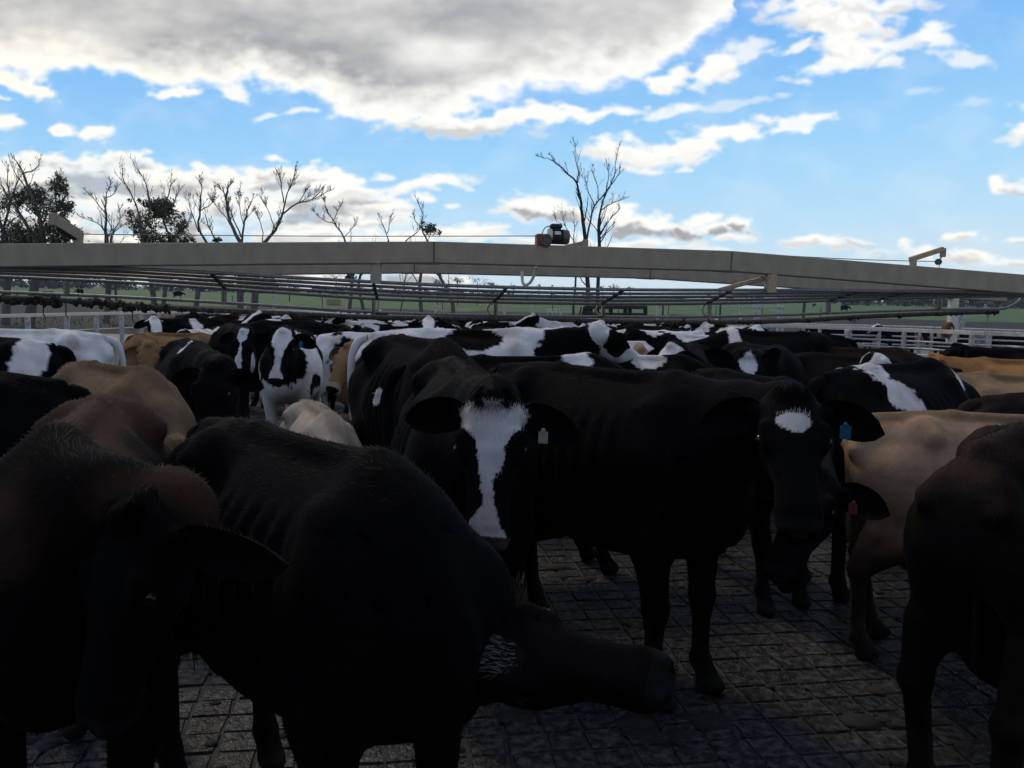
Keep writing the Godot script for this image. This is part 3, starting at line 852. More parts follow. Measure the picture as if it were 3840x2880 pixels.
func shed() -> void:
	# the milking shed behind the photographer: its roof and walls shade the nearest cows
	var s := thing("milking_shed", Vector3(0, 0, 4.0), "dark open fronted milking shed standing behind the viewpoint", "shed")
	var r := MB.new()
	r.box(Transform3D(Basis(Vector3.RIGHT, -0.06), Vector3(0, 3.35, SHED_Z)), Vector3(26, 0.12, 13.8), 0.02)
	put("roof", r.mesh(M.shed), s)
	for q in [[Vector3(0, 1.6, 6.0), Vector3(26, 3.9, 0.15)], [Vector3(-12.9, 1.6, 1.5), Vector3(0.15, 3.9, 9.0)], [Vector3(12.9, 1.6, 1.5), Vector3(0.15, 3.9, 9.0)]]:
		var b := MB.new()
		b.box(Transform3D(Basis(), q[0]), q[1], 0.02)
		put("wall", b.mesh(M.shed), s)
# ---------------------------------------------------------------- trees
func limb(b: MB, pts: PackedVector3Array, r0: float, r1: float, rg: RandomNumberGenerator, twigs: int, depth: int, tips: Array) -> void:
	var L := 0.0
	for i in pts.size() - 1: L += pts[i].distance_to(pts[i + 1])
	var rads := PackedFloat32Array()
	for i in pts.size(): rads.push_back(lerpf(r0, r1, pow(float(i) / (pts.size() - 1), 0.8)))
	b.tube(pts, rads, 7 if depth >= 3 else (5 if depth == 2 else 3), r0 > 0.05)
	tips.push_back(pts[-1])
	if depth <= 0: return
	for k in twigs:
		var f := rg.randf_range(0.3, 0.98) * (pts.size() - 1)
		var i := mini(int(f), pts.size() - 2)
		var p := pts[i].lerp(pts[i + 1], f - i)
		var d := (pts[i + 1] - pts[i]).normalized()
		var side := Vector3(rg.randf_range(-1, 1), rg.randf_range(-0.3, 0.7), rg.randf_range(-1, 1)).normalized()
		var dir := (d * 0.75 + side * rg.randf_range(0.4, 0.8) + Vector3.UP * 0.25).normalized()
		var len_ := L * rg.randf_range(0.2, 0.46) * (1.15 - f / pts.size() * 0.6)
		var r := rads[i] * rg.randf_range(0.3, 0.5)
		var q := PackedVector3Array([p])
		var n := 5 if depth > 1 else 3
		for j in n:
			dir = (dir + Vector3(rg.randf_range(-1, 1), rg.randf_range(-0.5, 0.9), rg.randf_range(-1, 1)) * 0.17).normalized()
			p += dir * len_ / n
			q.push_back(p)
		limb(b, q, maxf(r, 0.008), maxf(r * 0.25, 0.004), rg, maxi(2, twigs - 4), depth - 1, tips)

func leaves(crown: MB, cen: Vector3, rad: Vector3, clumps: int, per: int, size: float, rg: RandomNumberGenerator, tone: Color, tips: Array) -> void:
	for k in clumps:
		var d := Vector3(rg.randfn(), rg.randfn(), rg.randfn()).normalized() * pow(rg.randf(), 0.45)
		var c := cen + d * rad
		if nz.get_noise_3d(c.x * 30.0, c.y * 30.0, c.z * 30.0) < -0.09: continue
		var cr := rg.randf_range(0.25, 0.55) * (rad.x + rad.y) * 0.22
		var shade := rg.randf_range(0.65, 1.35)
		for j in per:
			var e := c + Vector3(rg.randfn(), rg.randfn() * 0.8, rg.randfn()) * cr
			var a := Vector3(rg.randf_range(-1, 1), rg.randf_range(-1.4, 0.3), rg.randf_range(-1, 1)).normalized()
			var s := a.cross(Vector3(rg.randf_range(-1, 1), rg.randf_range(-1, 1), rg.randf_range(-1, 1))).normalized()
			var q := rg.randf_range(0.7, 1.5) * size
			var n := a.cross(s).normalized()
			if n.y < 0: n = -n
			crown.col = tone * (shade * rg.randf_range(0.75, 1.25))
			var i0 := crown.vert(e - a * q, n); var i1 := crown.vert(e + s * q * 0.3, n); var i2 := crown.vert(e + a * q, n); var i3 := crown.vert(e - s * q * 0.3, n)
			crown.tri(i0, i1, i2); crown.tri(i0, i2, i3)

func tree(called: String, label: String, dist: float, limbs: Array, crowns: Array, seed_: int, twigs := 6, dark := true, group := "trees beyond the yard") -> void:
	var rg := RandomNumberGenerator.new(); rg.seed = seed_
	var first: Array = limbs[0]
	var base := ground_at(first[2], dist) + Vector3(0, -0.1, 0)
	var root := thing(called, base, label, "tree", group)
	var s := dist / F
	var b := MB.new()
	var tips := []
	var zs := {}
	for l in limbs:
		var pts := PackedVector3Array()
		var key := "%d,%d" % [l[2], l[3]]
		var z: float = zs.get(key, 0.0)
		var dz := rg.randf_range(-1.0, 1.0) * 26.0 * s
		for i in range(2, l.size(), 2):
			var p := at(l[i], l[i + 1], dist) - base
			if i == 2 and l == first: p.y = -0.1
			p.z += z
			zs["%d,%d" % [l[i], l[i + 1]]] = z
			z += dz * rg.randf_range(0.3, 1.0)
			pts.push_back(p)
		var sm := smooth(pts, 3)
		for i in range(1, sm.size() - 1):
			sm[i] += Vector3(rg.randf_range(-1, 1), rg.randf_range(-1, 1), rg.randf_range(-1, 1)) * s * 2.5
		var L: float = l[0] * s
		limb(b, sm, maxf(l[0] * s * (0.5 if l == first else 0.4), 0.012), maxf(l[1] * s * 0.36, 0.006), rg, twigs + 4 if l != first or limbs.size() < 3 else maxi(1, twigs - 3), 3, tips)
	put("trunk", b.mesh(M.bark if dist < 70 else M.bark_dark), root)
	if crowns.size():
		var cr := MB.new()
		for c in crowns:
			var cen := at(c[0], c[1], dist) - base + Vector3(0, 0, rg.randf_range(-20, 20) * s)
			leaves(cr, cen, Vector3(c[2], c[3], (c[2] + c[3]) * 0.55) * s, int(c[4] * 1.7), 15, 0.105 * dist / 50.0, rg, Color(0.072, 0.075, 0.042), tips)
		put("crown", cr.mesh(M.leaf), root)

func bushy(label: String, px: float, py: float, rx: float, ry: float, dist: float, seed_: int, group: String) -> void:
	var rg := RandomNumberGenerator.new(); rg.seed = seed_
	var base := ground_at(px, dist)
	var root := thing("distant_tree", base, label, "tree", group)
	var s := dist / F
	var top := at(px, py, dist) - base
	var b := MB.new()
	b.tube(pv([Vector3.ZERO, Vector3(0.1, top.y * 0.5, 0), top]), PackedFloat32Array([2.2 * s, 1.8 * s, 1.0 * s]), 6)
	put("trunk", b.mesh(M.bark_dark), root)
	var cr := MB.new()
	for k in 5:
		leaves(cr, top + Vector3(rg.randf_range(-0.6, 0.6) * rx, rg.randf_range(-0.4, 0.4) * ry, rg.randf_range(-0.5, 0.5) * rx) * s, Vector3(rx * 0.6, ry * 0.6, rx * 0.5) * s, 16, 12, 1.7 * s, rg, Color(0.06, 0.07, 0.045), [])
	put("crown", cr.mesh(M.leaf), root)

func trees() -> void:
	tree("gum_tree", "leafy gum tree cut by the left edge of the picture", 44, [[34, 24, 20, 1215, 15, 1100, 5, 960, -15, 860], [14, 3, -15, 860, 10, 760, 26, 690, 58, 620], [16, 4, -15, 860, -50, 780, -90, 700], [9, 2, 10, 760, 4, 690, 6, 610]], [[5, 790, 60, 90, 46], [-60, 800, 80, 90, 40], [-20, 900, 80, 60, 50], [40, 990, 50, 30, 20]], 101, 5)
	tree("gum_tree", "big leafy gum tree with bare upper limbs at far left", 42, [[46, 30, 105, 1190, 135, 1080, 165, 940], [26, 10, 165, 940, 178, 850, 150, 740, 128, 660], [8, 2, 128, 660, 118, 630, 104, 597], [8, 2, 128, 660, 158, 640, 172, 597], [20, 7, 165, 940, 110, 830, 60, 755, 32, 705], [20, 8, 178, 870, 215, 790, 258, 735], [7, 2, 258, 735, 268, 725, 270, 770, 262, 805], [7, 2, 150, 740, 100, 670, 78, 612], [9, 3, 215, 790, 212, 700, 226, 662], [12, 5, 225, 800, 270, 850, 300, 900]], [[60, 890, 80, 55, 90], [150, 880, 90, 60, 110], [235, 880, 50, 50, 60], [165, 790, 70, 60, 70], [110, 725, 45, 40, 40], [212, 690, 30, 42, 34], [60, 755, 36, 34, 24], [235, 770, 34, 40, 26], [150, 960, 120, 40, 70]], 102, 5)
	tree("dead_tree", "small bare dead tree with a forked crown right of the big gum", 48, [[26, 18, 395, 1200, 400, 1080, 387, 915, 374, 868], [14, 5, 374, 868, 386, 800, 398, 742], [5, 2, 398, 742, 402, 700, 398, 672], [5, 2, 398, 742, 436, 728, 450, 690], [7, 2, 374, 868, 345, 832, 290, 815], [6, 2, 386, 800, 345, 752, 315, 718], [14, 8, 440, 1180, 425, 1000, 410, 900, 416, 870], [6, 2, 416, 870, 400, 830, 392, 800], [6, 2, 416, 870, 442, 830, 448, 780]], [], 103, 7)
	tree("gum_tree", "leafy twin stemmed gum with twiggy top left of the tall dead trees", 46, [[24, 16, 585, 1160, 575, 1050, 552, 900, 548, 860], [10, 3, 548, 860, 530, 770, 494, 700, 470, 652], [10, 3, 552, 900, 585, 790, 580, 700, 566, 655], [22, 14, 612, 1160, 618, 1000, 622, 900], [9, 3, 622, 900, 600, 800, 622, 720, 634, 680], [9, 3, 622, 900, 670, 850, 696, 810], [8, 2, 600, 810, 650, 760, 668, 705]], [[520, 810, 50, 50, 52], [575, 775, 55, 34, 48], [555, 870, 52, 46, 52], [640, 850, 52, 60, 56], [618, 790, 40, 46, 40], [505, 770, 26, 30, 14], [690, 830, 22, 36, 14], [600, 900, 90, 26, 34]], 104, 6)
	tree("dead_tree", "thin dead tree with twisting bare stem between the leafy gum and the forked dead tree", 46, [[24, 16, 725, 1160, 745, 1040, 770, 915], [13, 6, 770, 915, 738, 850, 752, 790, 758, 730], [5, 2, 758, 730, 757, 690, 744, 660], [6, 2, 752, 790, 792, 760, 802, 716], [7, 2, 745, 870, 718, 800, 700, 742], [10, 3, 815, 915, 790, 878, 765, 840, 748, 800]], [[705, 905, 30, 16, 16], [815, 900, 20, 12, 6]], 105, 7)
	tree("dead_tree", "bare dead tree with a thick broken spike left of the leaning dead tree", 43, [[34, 24, 905, 1215, 905, 1060, 912, 915], [20, 9, 912, 915, 880, 858, 858, 790, 850, 740], [10, 5, 850, 740, 858, 705, 872, 680], [12, 4, 912, 915, 924, 850, 942, 796, 958, 760], [6, 2, 850, 745, 822, 705, 800, 696], [6, 2, 880, 858, 830, 795, 778, 742], [5, 2, 924, 850, 914, 780, 916, 715], [8, 2, 905, 890, 868, 800, 856, 760]], [], 106, 7)
	tree("dead_tree", "leaning bare dead tree with a wide spread of branches sweeping right", 43, [[34, 22, 945, 1200, 960, 1060, 985, 915], [18, 9, 985, 915, 1030, 862, 1054, 800], [9, 2, 1054, 800, 1068, 740, 1090, 690, 1110, 618], [9, 3, 1054, 800, 1105, 760, 1160, 742, 1192, 700], [5, 2, 1160, 742, 1200, 728, 1232, 706], [7, 2, 1064, 760, 1050, 690, 1042, 634], [6, 2, 1030, 862, 1008, 800, 976, 738], [6, 2, 985, 915, 978, 850, 952, 795], [6, 2, 1105, 760, 1130, 720, 1158, 690]], [], 107, 7)
	tree("dead_tree", "slender bare dead tree rising above the middle of the left beam", 52, [[18, 12, 1305, 1170, 1320, 1040, 1293, 905], [9, 4, 1293, 905, 1268, 850, 1232, 800], [5, 2, 1232, 800, 1226, 765, 1216, 742], [5, 2, 1262, 842, 1210, 822, 1182, 795], [4, 2, 1250, 825, 1266, 790, 1272, 760], [4, 2, 1290, 890, 1318, 858, 1332, 826]], [], 108, 7)
	tree("dead_tree", "thin bare sapling just left of the hanging beam bracket", 55, [[14, 9, 1380, 1180, 1345, 1060, 1400, 990, 1462, 905], [6, 2, 1462, 905, 1446, 858, 1430, 812], [4, 2, 1452, 875, 1462, 830, 1470, 796]], [[1330, 1040, 40, 16, 22]], 109, 5)
	tree("gum_tree", "thin half dead gum with a sparse pale crown above the beam kink", 52, [[18, 11, 1590, 1185, 1570, 1060, 1600, 905], [9, 3, 1600, 905, 1578, 850, 1582, 800, 1562, 752], [5, 2, 1578, 850, 1552, 825, 1546, 792], [8, 3, 1500, 1180, 1520, 1050, 1560, 910], [6, 2, 1520, 905, 1570, 870, 1580, 860]], [[1602, 862, 40, 32, 14], [1650, 885, 24, 16, 4]], 110, 6)
	tree("dead_tree", "bent bare trunk left of the low green bushes", 60, [[18, 12, 1705, 1180, 1690, 1110, 1650, 1040, 1640, 990], [6, 2, 1690, 1110, 1660, 1080, 1630, 1060]], [], 111, 4)
	tree("dead_tree", "tall dead tree with two dark trunks beside the winch motor", 72, [[20, 17, 2198, 1190, 2205, 1080, 2198, 900, 2186, 800], [15, 9, 2186, 800, 2176, 735, 2162, 684], [9, 5, 2162, 684, 2110, 634, 2076, 604], [4, 2, 2076, 604, 2040, 592, 2008, 586], [3, 1.5, 2076, 604, 2066, 585, 2060, 578], [6, 2, 2164, 690, 2166, 640, 2158, 590, 2156, 550], [4, 2, 2164, 690, 2174, 655, 2172, 632], [20, 16, 2238, 1190, 2240, 1080, 2246, 920, 2248, 820], [10, 6, 2200, 900, 2214, 830, 2230, 775, 2262, 735], [9, 4, 2262, 735, 2290, 695, 2308, 640], [4, 1.5, 2308, 640, 2312, 590, 2324, 545], [11, 6, 2248, 820, 2256, 770, 2276, 715], [5, 2, 2230, 775, 2200, 705, 2188, 662], [5, 2, 2246, 750, 2240, 680, 2224, 636], [5, 2, 2276, 715, 2282, 650, 2274, 606], [5, 2, 2290, 695, 2318, 660, 2322, 632], [6, 2, 2252, 790, 2300, 758, 2356, 738], [7, 2, 2246, 900, 2282, 860, 2302, 836], [6, 2, 2290, 820, 2320, 790, 2318, 760], [8, 2, 2240, 930, 2266, 890, 2300, 850], [7, 3, 2205, 1080, 2180, 1040, 2172, 1010]], [], 112, 6)
	tree("dead_tree", "small bare sapling showing behind the winch motor", 80, [[10, 6, 2150, 1180, 2160, 1000, 2150, 900], [4, 2, 2150, 900, 2120, 850, 2105, 790], [3, 1.5, 2150, 900, 2155, 850, 2150, 800], [3, 1.5, 2120, 850, 2085, 830, 2075, 795]], [], 113, 6)
	var g := "small trees along the horizon"
	var k := 0
	for t in [[1640, 1062, 26, 14, 150, "low dark bush left of the round bushes under the beam"], [1715, 1052, 30, 18, 150, "round dark bush under the beam kink, left of two"], [1790, 1054, 46, 26, 150, "round dark bush under the beam kink, right of two"], [1845, 1068, 28, 10, 160, "low dark bush right of the round bushes"], [1260, 1040, 46, 20, 140, "dark bush crown showing just under the left beam"], [1085, 1050, 50, 16, 150, "dark bush crown under the left beam by the leaning dead tree"], [1925, 1072, 16, 15, 300, "small upright horizon tree below the cream conduit"], [2020, 1076, 11, 11, 320, "small horizon tree below the winch motor, left one"], [2066, 1078, 11, 11, 330, "small horizon tree below the winch motor, middle one"], [2115, 1082, 9, 8, 330, "small horizon tree below the winch motor, right one"], [2155, 1080, 10, 9, 330, "small horizon tree just left of the twin dead trunks"], [2258, 1080, 10, 10, 320, "small horizon tree just right of the twin dead trunks"], [2300, 1076, 20, 13, 300, "broad horizon tree second right of the twin dead trunks"], [2362, 1082, 20, 9, 300, "flat crowned horizon tree third right of the twin dead trunks"], [3050, 1142, 9, 6, 250, "lone small tree on the pasture right of the tall dark post"]]:
		bushy(t[5], t[0], t[1], t[2], t[3], t[4], 300 + k, g)
		k += 1
	# far wooded skyline, too dense to count
	var rg := RandomNumberGenerator.new(); rg.seed = 64
	var wood := MB.new()
	for i in 420:
		var px := rg.randf_range(-500, 4400)
		if px > 2420 and px < 3150 and rg.randf() < 0.8: continue
		if px > 1880 and px < 2420 and rg.randf() < 0.75: continue
		var d := rg.randf_range(420, 640)
		var p := ground_at(px, d)
		var hh := rg.randf_range(3.0, 6.5) * (1.5 if px > 3150 or px < 1000 else 0.8)
		leaves(wood, p + Vector3(0, hh * 0.5, 0), Vector3(hh * 1.1, hh * 0.5, hh), 14, 10, hh * 0.2, rg, Color(0.05, 0.058, 0.045), [])
	tag(put("distant_woodland", wood.mesh(M.leaf)), "dark band of distant woodland along the horizon", "woodland", "", "stuff")
	# rough grass and rubbish along the fence line behind the yard
	var blades := MB.new()
	for i in 9000:
		var z := -rg.randf_range(27.0, 60.0)
		var x := rg.randf_range(-0.72, 0.8) * -z
		if z > -38.5 and absf(x) < 19.0: continue
		var dens := nz.get_noise_2d(x * 6.0, z * 6.0)
		if dens < 0.02 - (-z - 40.0) * 0.012: continue
		var h := rg.randf_range(0.05, 0.22)
		var e := Vector3(x, gy(z) - 0.05, z)
		var a := rg.randf() * TAU
		var s := Vector3(cos(a), 0, sin(a)) * 0.03
		var lean := Vector3(rg.randf_range(-1, 1), 0, rg.randf_range(-1, 1)) * h * 0.5
		blades.col = Color(0.07, 0.10, 0.03).lerp(Color(0.16, 0.13, 0.07), rg.randf())
		var n := (Vector3.UP + Vector3(rg.randf_range(-1, 1), 0, rg.randf_range(-1, 1)) * 0.4).normalized()
		var i0 := blades.vert(e - s, n); var i1 := blades.vert(e + s, n); var i2 := blades.vert(e + lean + Vector3(0, h, 0), n)
		blades.tri(i0, i1, i2)
	tag(put("rough_grass", blades.mesh(M.blade)), "rough grass tufts on the earth beyond the yard fence", "grass", "", "stuff")
	# old implement parked under the twin dead tree
	var o := ground_at(2300, 52.0)
	var im := thing("farm_implement", o, "dark rusty farm implement parked below the twin dead tree", "farm implement")
	for q in [[2195, 1152, 2425, 1153, 0.22], [2200, 1176, 2420, 1178, 0.14]]:
		local_box(im, "frame_beam", at(q[0], q[1], 52.0), at(q[2], q[3], 52.0), q[4], 0.5, M.black)
	for px in [2195, 2215, 2240, 2290, 2345, 2362, 2420]:
		local_box(im, "tine", at(px, 1150, 52.0), at(px, 1186, 52.0), 0.16, 0.25, M.black)
	for px in [2172, 2182, 2196]:
		local_box(im, "linkage", at(px, 1186, 52.0), at(px + 8, 1152, 52.0), 0.07, 0.1, M.black)
	# wire fence posts and hay at the near edge of the pasture
	for mk in MARKS:
		var px: float = mk[0] + rg.randf_range(-30, 30)
		var po := ground_at(px, 108.0)
		var b := MB.new()
		b.tube(pv([Vector3(0, -0.1, 0), Vector3(rg.randf_range(-0.06, 0.06), 1.25, 0)]), PackedFloat32Array([0.07, 0.06]), 6)
		var o3 := put("fence_post", b.mesh(M.bark))
		o3.position = po
		tag(o3, "weathered wooden pasture fence post in line with " + mk[1], "post", "fence posts along the pasture edge")
	var hb := MB.new()
	hb.box(Transform3D(Basis(), Vector3(0, 0.5, 0)), Vector3(2.0, 1.0, 1.0), 0.12)
	var hay := put("hay_bale", hb.mesh(M.hay))
	hay.position = ground_at(1252, 120.0)
	tag(hay, "brown hay bale lying on the green pasture left of the beam bracket", "hay bale")
	# light oddments lying behind the yard
	for q in [[2070, 1160, 2086, 1172, "small pale gate panel leaning on the rough ground left of the implement"]]:
		var po := ground_at(2075, 50.0)
		var gp := thing("gate_panel", po, q[4], "gate")
		for s2 in [[2052, 1160, 2054, 1180], [2086, 1160, 2087, 1178], [2052, 1160, 2086, 1160], [2052, 1168, 2086, 1168], [2066, 1160, 2072, 1180]]:
			var b := MB.new()
			b.tube(pv([at(s2[0], s2[1], 50.0) - po, at(s2[2], s2[3], 50.0) - po]), same(0.025, 2), 6)
			put("bar", b.mesh(M.rail), gp)
# ---------------------------------------------------------------- cows
# A cow is meshed as one skin: a distance field of trunk, neck and legs on one grid, the head on a finer one, ears and tail joined on.
# Own axes: x forward, y up, z to the cow's right.
const TRUNK := [
	[-0.84, 1.18, 1.06, 0.03], [-0.81, 1.255, 0.96, 0.11], [-0.74, 1.315, 0.86, 0.185], [-0.60, 1.345, 0.78, 0.225], [-0.44, 1.375, 0.71, 0.255], [-0.25, 1.365, 0.62, 0.30],
	[-0.02, 1.35, 0.565, 0.345], [0.18, 1.345, 0.57, 0.335], [0.36, 1.375, 0.59, 0.285], [0.50, 1.355, 0.62, 0.235], [0.62, 1.28, 0.68, 0.185], [0.71, 1.17, 0.76, 0.12], [0.76, 1.06, 0.86, 0.04]]

class Grid:
	var o: Vector3
	var c: float
	var nx: int
	var ny: int
	var nzz: int
	var f := PackedFloat32Array()
	func _init(lo: Vector3, hi: Vector3, cell: float) -> void:
		o = lo; c = cell
		nx = int((hi.x - lo.x) / cell) + 2; ny = int((hi.y - lo.y) / cell) + 2; nzz = int((hi.z - lo.z) / cell) + 2
		f.resize(nx * ny * nzz)
		f.fill(1.0)
	# a tapered capsule; wax is an axis along which it is thinner by the factor wk
	func cone(a: Vector3, b: Vector3, ra: float, rb: float, k: float, wax := Vector3.ZERO, wk := 1.0) -> void:
		var m := maxf(ra, rb) + maxf(k, c * 2.0)
		var lo := (Vector3(minf(a.x, b.x), minf(a.y, b.y), minf(a.z, b.z)) - Vector3.ONE * m - o) / c
		var hi := (Vector3(maxf(a.x, b.x), maxf(a.y, b.y), maxf(a.z, b.z)) + Vector3.ONE * m - o) / c
		var i0 := clampi(int(lo.x), 0, nx - 1); var i1 := clampi(int(hi.x) + 1, 0, nx - 1)
		var j0 := clampi(int(lo.y), 0, ny - 1); var j1 := clampi(int(hi.y) + 1, 0, ny - 1)
		var k0 := clampi(int(lo.z), 0, nzz - 1); var k1 := clampi(int(hi.z) + 1, 0, nzz - 1)
		var ab := b - a
		var iab := 1.0 / maxf(ab.length_squared(), 1e-9)
		var w2 := wk * wk - 1.0
		var dr := rb - ra
		var ik := 0.25 / k
		for i in range(i0, i1 + 1):
			for j in range(j0, j1 + 1):
				var at_ := (i * ny + j) * nzz
				var p := Vector3(o.x + i * c, o.y + j * c, o.z + k0 * c) - a
				for q in range(k0, k1 + 1):
					var t := clampf(p.dot(ab) * iab, 0.0, 1.0)
					var d := p - ab * t
					var e := d.dot(wax)
					var s := sqrt(d.length_squared() + w2 * e * e) - ra - dr * t
					var g := f[at_ + q]
					var h := k - absf(s - g)
					f[at_ + q] = minf(s, g) if h <= 0.0 else minf(s, g) - h * h * ik
					p.z += c
	func ball(a: Vector3, r: float, k: float) -> void:
		cone(a, a + Vector3(0.0005, 0, 0), r, r, k)
	func skin() -> Array:
		var v := PackedVector3Array()
		var ix := PackedInt32Array()
		var vid := PackedInt32Array()
		vid.resize(f.size())
		vid.fill(-1)
		var sx := ny * nzz
		var off := PackedInt32Array([0, sx, nzz, sx + nzz, 1, sx + 1, nzz + 1, sx + nzz + 1])
		var e0 := PackedInt32Array([0, 2, 4, 6, 0, 1, 4, 5, 0, 1, 2, 3])
		var e1 := PackedInt32Array([1, 3, 5, 7, 2, 3, 6, 7, 4, 5, 6, 7])
		var cp := PackedVector3Array([Vector3(0, 0, 0), Vector3(1, 0, 0), Vector3(0, 1, 0), Vector3(1, 1, 0), Vector3(0, 0, 1), Vector3(1, 0, 1), Vector3(0, 1, 1), Vector3(1, 1, 1)])
		for i in nx - 1:
			for j in ny - 1:
				var row := (i * ny + j) * nzz
				for q in nzz - 1:
					var at_ := row + q
					var s0 := f[at_] < 0.0
					if s0 == (f[at_ + 1] < 0.0) and s0 == (f[at_ + nzz] < 0.0) and s0 == (f[at_ + nzz + 1] < 0.0) and s0 == (f[at_ + sx] < 0.0) and s0 == (f[at_ + sx + 1] < 0.0) and s0 == (f[at_ + sx + nzz] < 0.0) and s0 == (f[at_ + sx + nzz + 1] < 0.0):
						continue
					var p := Vector3.ZERO
					var n := 0
					for e in 12:
						var a := e0[e]; var b := e1[e]
						var fa := f[at_ + off[a]]; var fb := f[at_ + off[b]]
						if (fa < 0.0) != (fb < 0.0):
							p += cp[a].lerp(cp[b], fa / (fa - fb))
							n += 1
					vid[at_] = v.size()
					v.push_back(o + (p / n + Vector3(i, j, q)) * c)
		for i in range(1, nx - 1):
			for j in range(1, ny - 1):
				var row := (i * ny + j) * nzz
				for q in range(1, nzz - 1):
					var at_ := row + q
					if vid[at_] < 0:
						continue
					var s := f[at_] < 0.0
					if s != (f[at_ + sx] < 0.0):
						quad(ix, vid[at_], vid[at_ - nzz], vid[at_ - nzz - 1], vid[at_ - 1], s)
					if s != (f[at_ + nzz] < 0.0):
						quad(ix, vid[at_], vid[at_ - 1], vid[at_ - 1 - sx], vid[at_ - sx], s)
					if s != (f[at_ + 1] < 0.0):
						quad(ix, vid[at_], vid[at_ - sx], vid[at_ - sx - nzz], vid[at_ - nzz], s)
		return [v, ix]
	func quad(ix: PackedInt32Array, a: int, b: int, d: int, e: int, s: bool) -> void:
		if not s:
			ix.push_back(a); ix.push_back(b); ix.push_back(d); ix.push_back(a); ix.push_back(d); ix.push_back(e)
		else:
			ix.push_back(a); ix.push_back(d); ix.push_back(b); ix.push_back(a); ix.push_back(e); ix.push_back(d)

func trunk_row(x: float) -> Vector3:
	for i in TRUNK.size() - 1:
		if x <= TRUNK[i + 1][0]:
			var a: Array = TRUNK[maxi(i - 1, 0)]; var b: Array = TRUNK[i]; var c: Array = TRUNK[i + 1]; var d: Array = TRUNK[mini(i + 2, TRUNK.size() - 1)]
			var t: float = (x - b[0]) / (c[0] - b[0])
			return Vector3(cubic_interpolate(b[1], c[1], a[1], d[1], t), cubic_interpolate(b[2], c[2], a[2], d[2], t), cubic_interpolate(b[3], c[3], a[3], d[3], t))
	return Vector3(1.06, 1.0, 0.01)

func stamp_trunk(g: Grid, thin: float) -> void:
	for i in g.nx:
		var x := g.o.x + i * g.c
		if x < -0.845 or x > 0.765: continue
		var r := trunk_row(x)
		var top := r.x; var bot := r.y + thin * 0.03; var hw := maxf(r.z * (1.0 - 0.08 * thin), 0.01)
		var yc := bot + 0.44 * (top - bot)
		var hu := top - yc; var hl := yc - bot
		var sc := minf(hw, (top - bot) * 0.5) * 0.9
		var rib := smoothstep(-0.28, -0.1, x) * smoothstep(0.42, 0.25, x)
		for j in g.ny:
			var y := g.o.y + j * g.c
			if y < bot - 0.16 or y > top + 0.16: continue
			var dy := y - yc
			var up := dy > 0.0
			var ny_ := absf(dy) / (hu if up else hl)
			var ey := pow(ny_, 1.9 if up else 2.3)
			var ex := 1.55 if up else 2.2
			var ribv := 0.0
			if rib > 0.0 and y > 0.72 and y < 1.27:
				ribv = rib * smoothstep(0.72, 0.85, y) * smoothstep(1.27, 1.16, y) * (0.003 + 0.007 * thin) * sin(TAU * (x + (y - 1.0) * 0.22) / 0.082)
			var at_ := (i * g.ny + j) * g.nzz
			for q in g.nzz:
				var z := absf(g.o.z + q * g.c)
				var n := pow(pow(z / hw, ex) + ey, 0.5)
				var s := (n - 1.0) * sc
				if s > 0.14: continue
				if z > 0.08:
					# hollow in front of the hip bone, ribs
					var hx := (x + 0.29) / 0.11; var hy := (y - 1.19) / 0.10
					s += (0.012 + 0.03 * thin * thin) * exp(-hx * hx - hy * hy)
					var tx := (x + 0.70) / 0.10; var ty := (y - 1.20) / 0.07
					s += 0.022 * exp(-tx * tx - ty * ty)
					s -= ribv
				var f := g.f[at_ + q]
				var h := 0.05 - absf(s - f)
				g.f[at_ + q] = minf(s, f) if h <= 0.0 else minf(s, f) - h * h * 5.0

